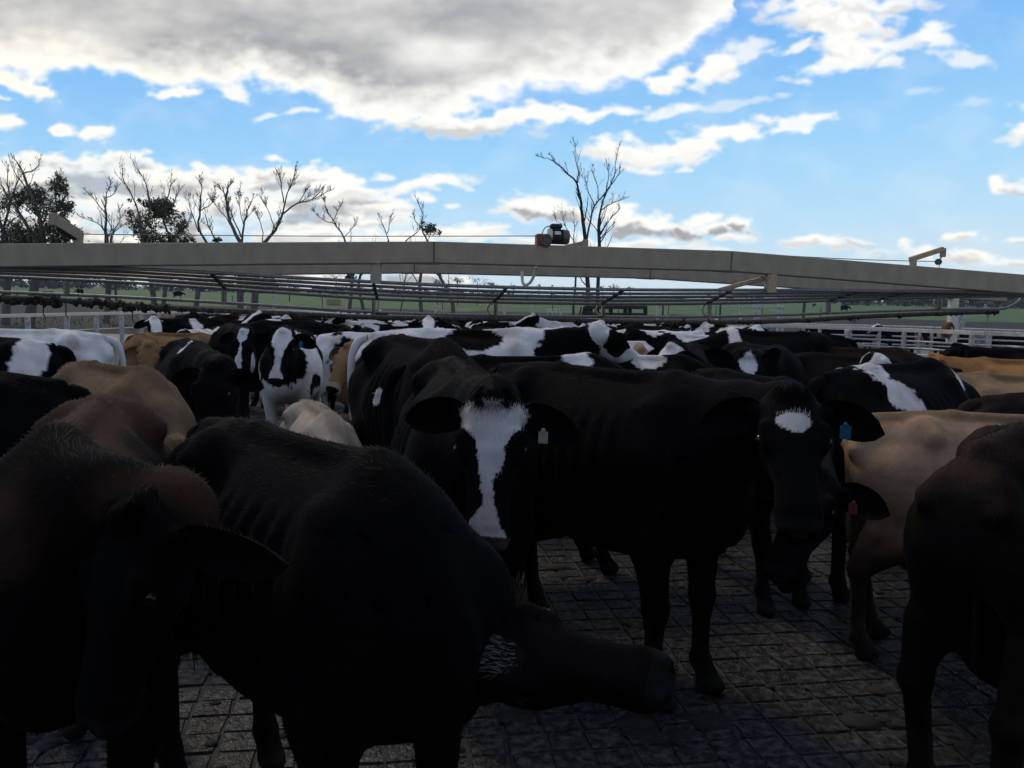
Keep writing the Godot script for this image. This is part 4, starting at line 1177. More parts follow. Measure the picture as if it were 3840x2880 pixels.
# leg joints: front [shoulder, elbow, knee, fetlock, toe], hind [hip, stifle, hock, fetlock, toe]
func stamp_legs(g: Grid, sw: Array) -> void:
	for s in [-1.0, 1.0]:
		var i := 0 if s < 0 else 1
		var fx: float = sw[i]; var hx: float = sw[2 + i]
		var sh := Vector3(0.46, 1.02, 0.17 * s); var el := Vector3(0.42, 0.74, 0.185 * s)
		var kn := Vector3(0.44 + fx * 0.55, 0.42, 0.15 * s); var fe := Vector3(0.43 + fx, 0.13, 0.145 * s); var to := Vector3(0.49 + fx, 0.035, 0.145 * s)
		g.cone(sh, el, 0.135, 0.10, 0.10, Vector3.BACK, 1.5)
		g.cone(Vector3(0.40, 1.22, 0.15 * s), sh, 0.07, 0.10, 0.08, Vector3.BACK, 1.4)
		g.cone(el, kn, 0.088, 0.052, 0.05)
		g.cone(kn, kn + (fe - kn) * 0.2, 0.055, 0.042, 0.03)
		g.cone(kn, fe, 0.042, 0.038, 0.03)
		g.ball(fe, 0.046, 0.02)
		g.cone(fe, to, 0.042, 0.05, 0.02)
		g.cone(to - Vector3(0.02, 0, 0), to + Vector3(0.035, 0, 0), 0.05, 0.036, 0.01)
		var hi := Vector3(-0.55, 0.98, 0.16 * s); var st := Vector3(-0.40, 0.78, 0.20 * s); var ho := Vector3(-0.70 + hx * 0.5, 0.50, 0.17 * s)
		var ff := Vector3(-0.64 + hx, 0.13, 0.165 * s); var tt := Vector3(-0.58 + hx, 0.035, 0.165 * s)
		g.cone(hi, st, 0.17, 0.12, 0.10, Vector3.BACK, 1.6)
		g.cone(Vector3(-0.68, 1.0, 0.12 * s), Vector3(-0.62, 0.74, 0.16 * s), 0.13, 0.085, 0.08, Vector3.BACK, 1.5)
		g.cone(st, ho, 0.105, 0.052, 0.06, Vector3.BACK, 1.3)
		g.cone(Vector3(-0.70, 0.72, 0.16 * s), ho + Vector3(-0.03, 0.03, 0), 0.05, 0.036, 0.04)
		g.ball(ho, 0.054, 0.03)
		g.cone(ho, ff, 0.046, 0.04, 0.03)
		g.ball(ff, 0.047, 0.02)
		g.cone(ff, tt, 0.043, 0.05, 0.02)
		g.cone(tt - Vector3(0.02, 0, 0), tt + Vector3(0.035, 0, 0), 0.05, 0.036, 0.01)

# head: s along the face from the poll to the nose, then upper and lower depth and half width
const FACE := [[-0.06, 0.02, -0.06, 0.06], [-0.02, 0.055, -0.10, 0.092], [0.05, 0.072, -0.145, 0.112], [0.12, 0.075, -0.165, 0.118], [0.18, 0.072, -0.165, 0.116], [0.25, 0.064, -0.14, 0.096], [0.33, 0.056, -0.112, 0.078], [0.40, 0.052, -0.098, 0.074], [0.445, 0.048, -0.092, 0.082], [0.485, 0.038, -0.088, 0.08], [0.512, 0.018, -0.074, 0.066], [0.532, -0.006, -0.052, 0.046], [0.545, -0.02, -0.036, 0.015]]

func face_row(s: float) -> Vector3:
	for i in FACE.size() - 1:
		if s <= FACE[i + 1][0]:
			var t: float = clampf((s - FACE[i][0]) / (FACE[i + 1][0] - FACE[i][0]), 0.0, 1.0)
			t = t * t * (3.0 - 2.0 * t) * 0.5 + t * 0.5
			return Vector3(lerpf(FACE[i][1], FACE[i + 1][1], t), lerpf(FACE[i][2], FACE[i + 1][2], t), lerpf(FACE[i][3], FACE[i + 1][3], t))
	return Vector3(-0.02, -0.025, 0.01)

func stamp_face(g: Grid) -> void:
	for i in g.nx:
		var s := g.o.x + i * g.c
		if s < -0.06 or s > 0.544: continue
		var r := face_row(s)
		var vc := (r.x + r.y) * 0.5 + 0.02
		var hu := maxf(r.x - vc, 0.006); var hl := maxf(vc - r.y, 0.006); var hw := maxf(r.z, 0.006)
		var sc := minf(hw, hl) * 0.9
		for j in g.ny:
			var v := g.o.y + j * g.c
			var dv := v - vc
			var up := dv > 0.0
			var e := pow(absf(dv) / (hu if up else hl), 2.8 if up else 2.0)
			if e > 4.0: continue
			var at_ := (i * g.ny + j) * g.nzz
			for q in g.nzz:
				var w := absf(g.o.z + q * g.c)
				var n := sqrt(pow(w / hw, 2.8 if up else 2.0) + e)
				var d := (n - 1.0) * sc
				if d > 0.1: continue
				# cheek hollow, dip of the forehead
				var cx := (s - 0.29) / 0.06; var cy := (v + 0.03) / 0.05
				d += 0.012 * exp(-cx * cx - cy * cy) * smoothstep(0.03, 0.06, w)
				var f := g.f[at_ + q]
				var h := 0.025 - absf(d - f)
				g.f[at_ + q] = minf(d, f) if h <= 0.0 else minf(d, f) - h * h * 10.0
	for sd in [-1.0, 1.0]:
		g.cone(Vector3(0.135, 0.05, 0.10 * sd), Vector3(0.20, 0.035, 0.095 * sd), 0.028, 0.022, 0.03)
		g.ball(Vector3(0.505, 0.0, 0.045 * sd), 0.026, 0.02)
		g.cone(Vector3(0.02, -0.02, 0.09 * sd), Vector3(0.02, -0.01, 0.125 * sd), 0.045, 0.035, 0.03)
	g.cone(Vector3(-0.02, 0.03, 0), Vector3(-0.01, 0.065, 0), 0.06, 0.04, 0.04)
	g.cone(Vector3(0.46, -0.095, 0), Vector3(0.49, -0.088, 0), 0.04, 0.036, 0.02)

func ear_tube(b: Array, hb: Basis, hp: Vector3, sd: float, droop: float, back: float) -> void:
	# a cupped leaf from the side of the head; b = [verts, index, heads, tint]
	var v: PackedVector3Array = b[0]; var ix: PackedInt32Array = b[1]; var hh: PackedVector3Array = b[2]
	var root := Vector3(0.025, -0.012, 0.105 * sd)
	var ax := Vector3(droop, -back, sd).normalized()
	var wr := Vector3(-0.85, 0.5, 0)
	var wid := (wr - ax * wr.dot(ax)).normalized()                                          # across the ear
	var nrm := ax.cross(wid).normalized()
	if nrm.y < 0.0: nrm = -nrm                                                              # the hollow looks forward
	var rows := 9; var cols := 7
	for side in 2:
		var base := v.size()
		for i in rows:
			var t := float(i) / (rows - 1)
			var w := 0.072 * (0.42 + 0.58 * sin(PI * pow(t, 0.72) * 0.80 + 0.28)) * (1.0 if t < 0.6 else sqrt(maxf(1.0 - pow((t - 0.6) / 0.4, 2.2), 0.004)))
			for j in cols:
				var u := (float(j) / (cols - 1)) * 2.0 - 1.0
				var cup := (u * u - 0.6) * w * 0.85 * (1.0 - 0.4 * t)
				var thick := 0.006 * (1.0 if side == 0 else -1.0) * (1.0 - absf(u) * 0.7)
				var p := root + ax * (0.225 * t) + wid * (u * w * (1.0 if u > 0 else 0.9)) + nrm * (cup + thick) + Vector3(0.045 * t * t * (0.4 + droop), 0, 0)
				v.push_back(hp + hb * p)
				hh.push_back(Vector3(9.0 if side == 0 else 8.0, u, t))
		for i in rows - 1:
			for j in cols - 1:
				var a := base + i * cols + j
				var fn := (v[a + cols + 1] - v[a]).cross(v[a + 1] - v[a])
				var flip := fn.dot(hb * nrm) * (1.0 if side == 0 else -1.0) > 0.0
				for q in ([a, a + 1, a + cols + 1, a, a + cols + 1, a + cols] if flip else [a, a + cols + 1, a + 1, a, a + cols, a + cols + 1]):
					ix.push_back(q)

func cow_shape(g: Dictionary) -> void:                              # runs on a worker: fills g.v, g.ix, g.n, g.h
	var cell: float = g.cell
	var thin: float = g.get("thin", 0.3)
	var poll: Vector3 = g.poll                                       # in the cow's own axes
	var f: Vector3 = g.face.normalized()
	var upv: Vector3 = g.get("crown_up", Vector3.UP)
	var w := f.cross(upv).normalized()
	var u := w.cross(f).normalized()
	var hb := Basis(f, u, w)
	var hs: float = g.get("head_size", 1.0)
	var H := Basis(f * hs, u * hs, w * hs)
	var lo := Vector3(-0.95, -0.03, -0.45); var hi := Vector3(0.86, 1.52, 0.45)
	var ne := poll - f * 0.02 * hs - u * 0.075 * hs
	lo = Vector3(minf(lo.x, ne.x - 0.18), minf(lo.y, ne.y - 0.2), minf(lo.z, ne.z - 0.2))
	hi = Vector3(maxf(hi.x, ne.x + 0.18), maxf(hi.y, ne.y + 0.2), maxf(hi.z, ne.z + 0.2))
	var gr := Grid.new(lo, hi, cell)
	stamp_trunk(gr, thin)
	for s in [-1.0, 1.0]:
		gr.cone(Vector3(-0.46, 1.30, 0.10 * s), Vector3(-0.43, 1.266, (0.155 + 0.03 * thin) * s), 0.05, 0.028 + 0.008 * thin, 0.08)
		gr.cone(Vector3(-0.77, 1.20, 0.07 * s), Vector3(-0.80, 1.16, 0.105 * s), 0.05, 0.045, 0.06)
	gr.cone(Vector3(-0.72, 1.335, 0), Vector3(-0.30, 1.365, 0), 0.022, 0.02, 0.05)
	gr.cone(Vector3(-0.30, 1.365, 0), Vector3(0.38, 1.375, 0), 0.018 + 0.006 * thin, 0.028, 0.05)
	stamp_legs(gr, g.get("legs", [0.0, 0.05, 0.0, -0.08]))
	gr.cone(Vector3(-0.42, 0.62, 0.0), Vector3(-0.30, 0.62, 0), 0.15, 0.10, 0.08)      # udder
	# neck: two lengths, deeper than wide
	var wx := Vector3(0, 0, 1)
	var nb := Vector3(0.50, 1.07, 0.0)
	var along_ := (ne - nb)
	var nw := along_.cross(Vector3.UP).normalized() if absf(along_.normalized().y) < 0.9 else wx
	var mid := nb.lerp(ne, 0.5) + Vector3(0.02, 0.03 if along_.y > -0.1 else 0.06, 0)
	gr.cone(nb, mid, 0.235, 0.165, 0.10, nw, 1.75)
	gr.cone(mid, ne, 0.165, 0.125, 0.06, nw, 1.4)
	gr.cone(Vector3(0.42, 1.30, 0), mid + Vector3(0, 0.09, 0), 0.075, 0.06, 0.10)
	gr.cone(Vector3(0.66, 0.80, 0), mid - Vector3(0, 0.12, 0), 0.06, 0.05, 0.08)        # dewlap
	var body := gr.skin()
	var v: PackedVector3Array = body[0]; var ix: PackedInt32Array = body[1]
	var hh := PackedVector3Array()
	hh.resize(v.size())
	hh.fill(Vector3(-9, 0, 0))
	# head grid, in its own axes
	var hg := Grid.new(Vector3(-0.16, -0.24, -0.19), Vector3(0.58, 0.16, 0.19), cell * g.get("head_ratio", 0.5))
	stamp_face(hg)
	var back := H.inverse() * (mid - poll)
	var nl := back.length()
	hg.cone(Vector3(-0.02, -0.075, 0), (Vector3(-0.02, -0.075, 0)).lerp(back, minf(0.14 / nl, 1.0)), 0.12, 0.105, 0.05, Vector3.BACK, 1.35)
	var hd := hg.skin()
	var n0 := v.size()
	for p: Vector3 in hd[0]:
		v.push_back(poll + H * p)
		hh.push_back(p)
	for i: int in hd[1]:
		ix.push_back(n0 + i)
	var parts := [v, ix, hh]
	var dr: Array = g.get("ears", [0.15, 0.15])
	var bk: Array = g.get("ears_back", [0.25, 0.25])
	var eh := Basis(H.x, H.y, H.z * float(g.get("ear_size", 1.0)))
	ear_tube(parts, eh, poll, -1.0, dr[0], bk[0])
	ear_tube(parts, eh, poll, 1.0, dr[1], bk[1])
	# tail
	var tl := smooth(pv([Vector3(-0.76, 1.30, 0), Vector3(-0.84, 1.27, 0.0), Vector3(-0.885, 1.12, 0.01), Vector3(-0.885, 0.85, 0.03), Vector3(-0.87, 0.62, 0.03)]), 4)
	for i in tl.size(): tl[i].x += g.get("tail_in", 0.0)
	var tb := MB.new()
	var tr := PackedFloat32Array()
	for i in tl.size(): tr.push_back(lerpf(0.04, 0.014, float(i) / (tl.size() - 1)))
	tb.tube(tl, tr, 7, false)
	n0 = v.size()
	v.append_array(tb.v)
	for i in tb.v.size(): hh.push_back(Vector3(-9, 0, 0))
	for i in tb.ix: ix.push_back(n0 + i)
	# smooth normals
	var n := PackedVector3Array()
	n.resize(v.size())
	for t in range(0, ix.size(), 3):
		var a := ix[t]; var b := ix[t + 1]; var c := ix[t + 2]
		var fn := (v[c] - v[a]).cross(v[b] - v[a])
		n[a] += fn; n[b] += fn; n[c] += fn
	for i in n.size(): n[i] = n[i].normalized()
	g.v = v; g.ix = ix; g.n = n; g.h = hh; g.H = H; g.hb = hb

# ---- colour of the hair at a point: p on the body, h on the head (h.x < -5: body, > 7: ear)
const BLACK := Color(0.0045, 0.0045, 0.0049)
const WHITE_HAIR := Color(0.64, 0.62, 0.585)
func tint(g: Dictionary, p: Vector3, h: Vector3) -> Color:
	var kind: String = g.coat
	var sd: float = g.get("seed", 1) * 7.31
	var base: Color = g.get("base", BLACK)
	var n := nz2.get_noise_3d(p.x * 1.4 + sd, p.y * 1.4, p.z * 1.4 - sd)
	var fine := nz2.get_noise_3d(p.x * 14.0 + sd, p.y * 14.0, p.z * 14.0)
	var c := base
	var head := h.x > -5.0
	var ear := h.x > 7.0
	var e := n + fine * 0.10
	var soil := nz2.get_noise_3d(p.x * 3.1 - sd, p.y * 2.2, p.z * 3.1 + sd)
	var WHITE := WHITE_HAIR * (0.9 + 0.16 * soil + 0.10 * fine)
	WHITE = WHITE.lerp(Color(0.30, 0.26, 0.21), clampf((soil + 0.02) * 1.5 + (0.35 if p.y < 0.8 and h.x < -5.0 else 0.0), 0.0, 0.55))
	if kind == "pied":                                               # black and white by large patches
		var thr: float = g.get("thr", 0.0)
		c = base if e > thr else WHITE
		if p.y < 0.45 and not head: c = WHITE if e < thr + 0.35 else c
	elif kind == "tan":
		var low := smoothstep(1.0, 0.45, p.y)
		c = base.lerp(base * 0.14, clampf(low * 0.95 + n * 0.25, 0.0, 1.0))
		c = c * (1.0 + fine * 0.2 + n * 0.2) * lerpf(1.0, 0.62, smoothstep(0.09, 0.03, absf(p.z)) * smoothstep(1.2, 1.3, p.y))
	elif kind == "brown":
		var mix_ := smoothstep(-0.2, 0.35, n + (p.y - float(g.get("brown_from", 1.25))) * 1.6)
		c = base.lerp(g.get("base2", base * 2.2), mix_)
	else:
		c = base * (1.0 + fine * 0.25)
	# written patches: centre, radii, colour index (1 white, 0 base)
	if not head:
		for q: Array in g.get("patches", []):
			var r: Vector3 = (p - q[0]) / q[1]
			if r.length_squared() + fine * 0.35 + n * 0.5 < 1.0:
				c = WHITE if q[2] == 1 else base
	if ear:
		c = base if kind != "tan" else base * 0.8
		if h.x < 8.5 and kind == "tan": c = Color(0.30, 0.17, 0.12)
		if g.get("white_ears", false): c = WHITE * 0.8
		return c
	if head:
		var hc: Color = g.get("face_base", base)
		c = hc * (1.0 + fine * 0.2)
		var bl: Array = g.get("blaze", [])
		if bl.size():
			var wd := 0.0
			for i in range(0, bl.size() - 2, 2):
				if h.x >= bl[i] and h.x <= bl[i + 2]:
					wd = lerpf(bl[i + 1], bl[i + 3], (h.x - bl[i]) / (bl[i + 2] - bl[i]))
			if absf(h.z - g.get("blaze_shift", 0.0)) + fine * 0.018 * minf(1.0, wd * 40.0) < wd - 0.002 and h.y > g.get("blaze_low", -0.04): 
				var tone: float = g.get("blaze_tone", 1.0)
				c = WHITE * (tone if tone > 0.3 else 0.022)
		if g.get("white_face", false): c = WHITE if (absf(h.z) < 0.085 or h.x < 0.02 or h.x > 0.27) else hc
		if h.x > 0.485 and h.y > -0.055:                                # nose pad
			c = g.get("nose", Color(0.011, 0.0105, 0.0105))
			if absf(absf(h.z) - 0.043) < 0.016 and absf(h.y + 0.004) < 0.013: c = Color(0.003, 0.003, 0.003)
		elif h.x > 0.44 and kind == "tan": c = c.lerp(Color(0.35, 0.3, 0.25), 0.7)
		return c
	# dried muck on the flanks and thighs
	var muck := smoothstep(0.12, 0.5, soil + fine * 0.5 + (0.12 if p.x < -0.3 else 0.0) - maxf(p.y - 1.0, 0.0) * 1.2)
	c = c.lerp(Color(0.020, 0.0165, 0.013), muck * (0.2 if kind == "tan" else 0.7) * float(g.get("mud", 0.6)))
	# mud on the legs, horn of the hooves
	if p.y < 0.075: c = Color(0.022, 0.02, 0.018)
	elif p.y < 0.62:
		var m := clampf((0.62 - p.y) * 1.9 + fine * 0.8 + n * 0.4, 0.0, 1.0) * float(g.get("mud", 0.6))
		c = c.lerp(Color(0.022, 0.019, 0.016), m)
	return c

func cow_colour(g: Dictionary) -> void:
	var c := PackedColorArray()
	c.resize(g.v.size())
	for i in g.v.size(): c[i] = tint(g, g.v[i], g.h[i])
	g.c = c

# short hairs over the coat: thin blades lying back along the body, one mesh
func cow_hair(g: Dictionary) -> void:
	var dens: float = g.get("hair", 0.0)
	if dens <= 0.0: return
	var rg := RandomNumberGenerator.new(); rg.seed = 100 + g.get("seed", 1)
	var v: PackedVector3Array = g.v; var ix: PackedInt32Array = g.ix; var nn: PackedVector3Array = g.n; var hh: PackedVector3Array = g.h
	var hv := PackedVector3Array(); var hn := PackedVector3Array(); var hc := PackedColorArray()
	var eye_l: Vector3 = g.eye
	var f: Vector3 = g.H.x.normalized(); var up: Vector3 = g.H.y.normalized(); var sidev: Vector3 = g.H.z.normalized()
	var acc := 0.0
	for t in range(0, ix.size(), 3):
		var a := ix[t]; var b := ix[t + 1]; var c := ix[t + 2]
		var pa := v[a]
		var n := nn[a]
		if n.dot(eye_l - pa) < -0.25: continue
		var h := hh[a]
		var head := h.x > -5.0
		if pa.y < 0.35 and not head: continue
		acc += (v[b] - pa).cross(v[c] - pa).length() * 0.5 * dens * (3.0 if head and h.x < 7.0 else 1.0)
		while acc > 0.0:
			acc -= 1.0
			var r1 := rg.randf(); var r2 := rg.randf()
			if r1 + r2 > 1.0:
				r1 = 1.0 - r1; r2 = 1.0 - r2
			var p := pa + (v[b] - pa) * r1 + (v[c] - pa) * r2
			var d := Vector3(-0.9, -0.55, 0) + Vector3(rg.randf_range(-0.3, 0.3), rg.randf_range(-0.3, 0.3), rg.randf_range(-0.3, 0.3))
			var len_ := rg.randf_range(0.014, 0.030)
			var lift := 0.16
			if head:
				if h.x > 7.0:
					d = (f * -0.2 + sidev * h.y + Vector3(rg.randf_range(-1, 1), rg.randf_range(-1, 1), rg.randf_range(-1, 1)) * 0.4)
					lift = 0.5
					if absf(h.y) > 0.75: len_ *= 1.8
				else:
					# the whorl between the eyes: hair parts upward above it and down below it
					var wv := Vector3(h.x - 0.17, 0, h.z)
					d = f * (wv.x * 9.0 + (0.5 if h.x > 0.17 else -0.5)) + sidev * (h.z * 2.5) + Vector3(rg.randf_range(-1, 1), rg.randf_range(-1, 1), rg.randf_range(-1, 1)) * 0.32
					len_ = rg.randf_range(0.010, 0.018)
					if h.x < 0.10: len_ *= 1.5; lift = 0.26
					if h.x > 0.46: len_ *= 0.35
			elif pa.y > 1.28 and absf(pa.z) < 0.08:
				lift = 0.38; len_ *= 1.15
			d = (d - n * d.dot(n)).normalized()
			if d == Vector3.ZERO: continue
			var dir := (d + n * lift * rg.randf_range(0.5, 1.3)).normalized()
			var s: Vector3 = dir.cross(n).normalized() * rg.randf_range(0.0011, 0.0019) * g.get("hair_w", 1.0)
			var col := tint(g, p, h) * rg.randf_range(0.72, 1.2)
			if head and h.x < 0.35 and h.x > -0.05 and g.get("blaze_tone", 1.0) < 0.3 and col.r > 0.0085:
				if rg.randf() < 0.75:                                       # pale locks through the dark curls
					col = col * rg.randf_range(3.0, 11.0); len_ *= 2.6; s *= 1.6
				else: col = col * 0.5
			var sn := (n * 0.85 + Vector3(rg.randf_range(-1, 1), rg.randf_range(-1, 1), rg.randf_range(-1, 1)) * 0.22).normalized()
			hv.push_back(p - s - n * 0.002); hv.push_back(p + dir * len_); hv.push_back(p + s - n * 0.002)
			for k in 3:
				hn.push_back(sn); hc.push_back(col)
	# forelock: longer hair falling from the poll
	for i in int(g.get("forelock", 0)):
		var a := rg.randf_range(-1.0, 1.0)
		var root := Vector3(rg.randf_range(-0.055, 0.01), 0.06 + rg.randf_range(-0.01, 0.02), a * 0.05)
		var l := rg.randf_range(0.035, 0.07)
		var dl := Vector3(rg.randf_range(0.2, 1.0), rg.randf_range(-0.1, 0.55), a * 0.6 + rg.randf_range(-0.25, 0.25)).normalized()
		var p := root; var q := Vector3.ZERO
		var w2 := Vector3(0, 0, 1) * 0.0016
		for k in 3:
			q = p + dl * l / 3.0
			dl = (dl + Vector3(0.12, -0.5, 0)).normalized()
			var ww := w2 * (1.0 - k * 0.3)
			var nrm: Vector3 = (g.H * Vector3(0.5, 0.8, a * 0.5)).normalized()
			for z in [p - ww, q, p + ww]:
				hv.push_back(g.poll + g.H * z); hn.push_back(nrm)
				hc.push_back(g.get("forelock_colour", BLACK) * rg.randf_range(0.8, 1.5))
			p = q
	g.hair_arrays = [hv, hn, hc]

func tail_switch(g: Dictionary) -> MB:
	var rg := RandomNumberGenerator.new(); rg.seed = g.get("seed", 1)
	var b := MB.new()
	for i in 60:
		var a := Vector3(-0.872 + rg.randf_range(-0.012, 0.012), 0.66 + rg.randf_range(-0.04, 0.04), 0.03 + rg.randf_range(-0.012, 0.012))
		var d := Vector3(rg.randf_range(-0.05, 0.05), -rg.randf_range(0.15, 0.3), rg.randf_range(-0.05, 0.05))
		b.tube(pv([a, a + d * 0.5 + Vector3(rg.randf_range(-0.02, 0.02), 0, rg.randf_range(-0.02, 0.02)), a + d]), PackedFloat32Array([0.006, 0.006, 0.001]), 3, false)
	return b

var herd: Array = []

# g: called label, place by picture column and distance, yaw in degrees (0 faces right, 90 away, -90 the viewer)
func cow(g: Dictionary) -> void:
	var pos := ground_at(g.px, g.d)
	if g.has("x"): pos = Vector3(g.x, gy(g.z), g.z)
	var sc: float = g.get("size", 1.0)
	var t := Transform3D(Basis(Vector3.UP, deg_to_rad(g.yaw)).scaled(Vector3.ONE * sc), pos + Vector3(0, 0.012, 0))
	g.t = t
	var inv := t.affine_inverse()
	if g.has("poll_w"): g.poll = inv * ((g.poll_w as Vector3) - Vector3(0, 0.07 * sc, 0))
	if g.has("crown_w"): g.crown_up = inv.basis * (g.crown_w as Vector3)
	if g.has("face_w"): g.face = inv.basis * (g.face_w as Vector3)
	if not g.has("poll"): g.poll = Vector3(0.98, 1.36, 0.0)
	if not g.has("face"): g.face = Vector3(0.8, -0.6, 0.0)
	g.eye = inv * EYE
	herd.push_back(g)

func grow(i: int) -> void:
	var g: Dictionary = herd[i]
	if g.has("like"):
		var o: Dictionary = herd[g.like]
		g.v = o.v; g.ix = o.ix; g.n = o.n; g.h = o.h; g.H = o.H; g.poll = o.poll
	else:
		cow_shape(g)
	cow_colour(g)
	cow_hair(g)

func show_cow(g: Dictionary) -> void:
	var arr := []
	arr.resize(Mesh.ARRAY_MAX)
	arr[Mesh.ARRAY_VERTEX] = g.v; arr[Mesh.ARRAY_NORMAL] = g.n; arr[Mesh.ARRAY_COLOR] = g.c; arr[Mesh.ARRAY_INDEX] = g.ix
	var am := ArrayMesh.new()
	am.add_surface_from_arrays(Mesh.PRIMITIVE_TRIANGLES, arr)
	am.surface_set_material(0, M.coat)
	var o := put("cow", am)
	o.transform = g.t
	tag(o, g.label, "cow", g.get("group", "cows crowded in the yard"))
	var H: Basis = g.H
	if g.get("detail", 0) >= 1:
		for s in [-1.0, 1.0]:
			var e := put("eye", eye_mesh, o)
			e.transform = Transform3D(H.orthonormalized(), g.poll + H * Vector3(0.172, 0.024, 0.112 * s))
	if g.has("tags"):
		for q: Array in g.tags:                                     # [side, material, size]
			var e := MeshInstance3D.new()
			e.name = "ear_tag"; e.mesh = tag_mesh(q[1], q[2]); o.add_child(e, true)
			var nx := Vector3(H.y.x, 0.0, H.y.z).normalized()                 # hangs upright, its face turned as the brow is
			var droop: float = g.get("ears", [0.15, 0.15])[0 if q[0] < 0 else 1]
			e.transform = Transform3D(Basis(nx, Vector3.UP, nx.cross(Vector3.UP)), g.poll + H * Vector3(0.06 + droop * 0.15, 0.012, 0.185 * q[0]) - Vector3(0, q[2] * 0.35, 0) + nx * 0.012)
			if q.size() > 3: e.set_meta("label", q[3])
	if g.has("hair_arrays"):
		var ha: Array = g.hair_arrays
		var a2 := []
		a2.resize(Mesh.ARRAY_MAX)
		a2[Mesh.ARRAY_VERTEX] = ha[0]; a2[Mesh.ARRAY_NORMAL] = ha[1]; a2[Mesh.ARRAY_COLOR] = ha[2]
		var hm := ArrayMesh.new()
		hm.add_surface_from_arrays(Mesh.PRIMITIVE_TRIANGLES, a2)
		hm.surface_set_material(0, M.hair)
		var hr := put("hair", hm, o)
		hr.set_meta("kind", "stuff")
	if g.get("detail", 0) >= 1 and not g.has("tail_in"):
		var sw := tail_switch(g)
		var ts := put("tail_switch", sw.mesh(M.black), o)
		ts.set_meta("kind", "stuff")

var eye_mesh: ArrayMesh
func tag_mesh(m: Material, s: float) -> ArrayMesh:
	var b := MB.new()
	b.box(Transform3D(), Vector3(0.004, s, s * 0.8), 0.001)
	b.box(Transform3D(Basis(), Vector3(0, s * 0.58, 0)), Vector3(0.006, s * 0.25, s * 0.3), 0.001)
	b.disc_lathe(Transform3D(Basis(Vector3.BACK, -PI / 2), Vector3(0, s * 0.6, 0)), PackedVector2Array([Vector2(0.0, -0.007), Vector2(0.008, -0.006), Vector2(0.008, 0.006), Vector2(0.0, 0.007)]), 10)
	return b.mesh(m)
const MARKS := [[0, "the left fence rail"], [560, "the left fence posts"], [900, "the leaning dead tree"], [1200, "the slender dead tree"], [1410, "the hanging beam bracket"], [1650, "the beam kink"], [1880, "the cream conduit"], [2080, "the winch motor"], [2230, "the twin dead trunks"], [2330, "the farm implement"], [2480, "the thick pale post"], [2700, "the dark post"], [2890, "the tan hanger"], [3100, "the right hand droppers"], [3400, "the race fence"], [3700, "the rusty wheel"], [4200, "the right edge"]]
const TAN := Color(0.335, 0.22, 0.132)
func cows() -> void:
	var eb := MB.new()
	var sp := PackedVector2Array()
	for i in 9: sp.push_back(Vector2(cos(PI * (i / 8.0 - 0.5)) * 0.021, sin(PI * (i / 8.0 - 0.5)) * 0.021))
	eb.disc_lathe(Transform3D.IDENTITY, sp, 14)
	eye_mesh = eb.mesh(M.eye)
	near_cows()
	middle_cows()
	far_cows()
	var first := []
	var later := []
	for i in herd.size():
		if herd[i].has("like"): later.push_back(i)
		else: first.push_back(i)
	var id := WorkerThreadPool.add_group_task(func(k: int) -> void: grow(first[k]), first.size())
	WorkerThreadPool.wait_for_group_task_completion(id)
	id = WorkerThreadPool.add_group_task(func(k: int) -> void: grow(later[k]), later.size())
	WorkerThreadPool.wait_for_group_task_completion(id)
	for g in herd: show_cow(g)

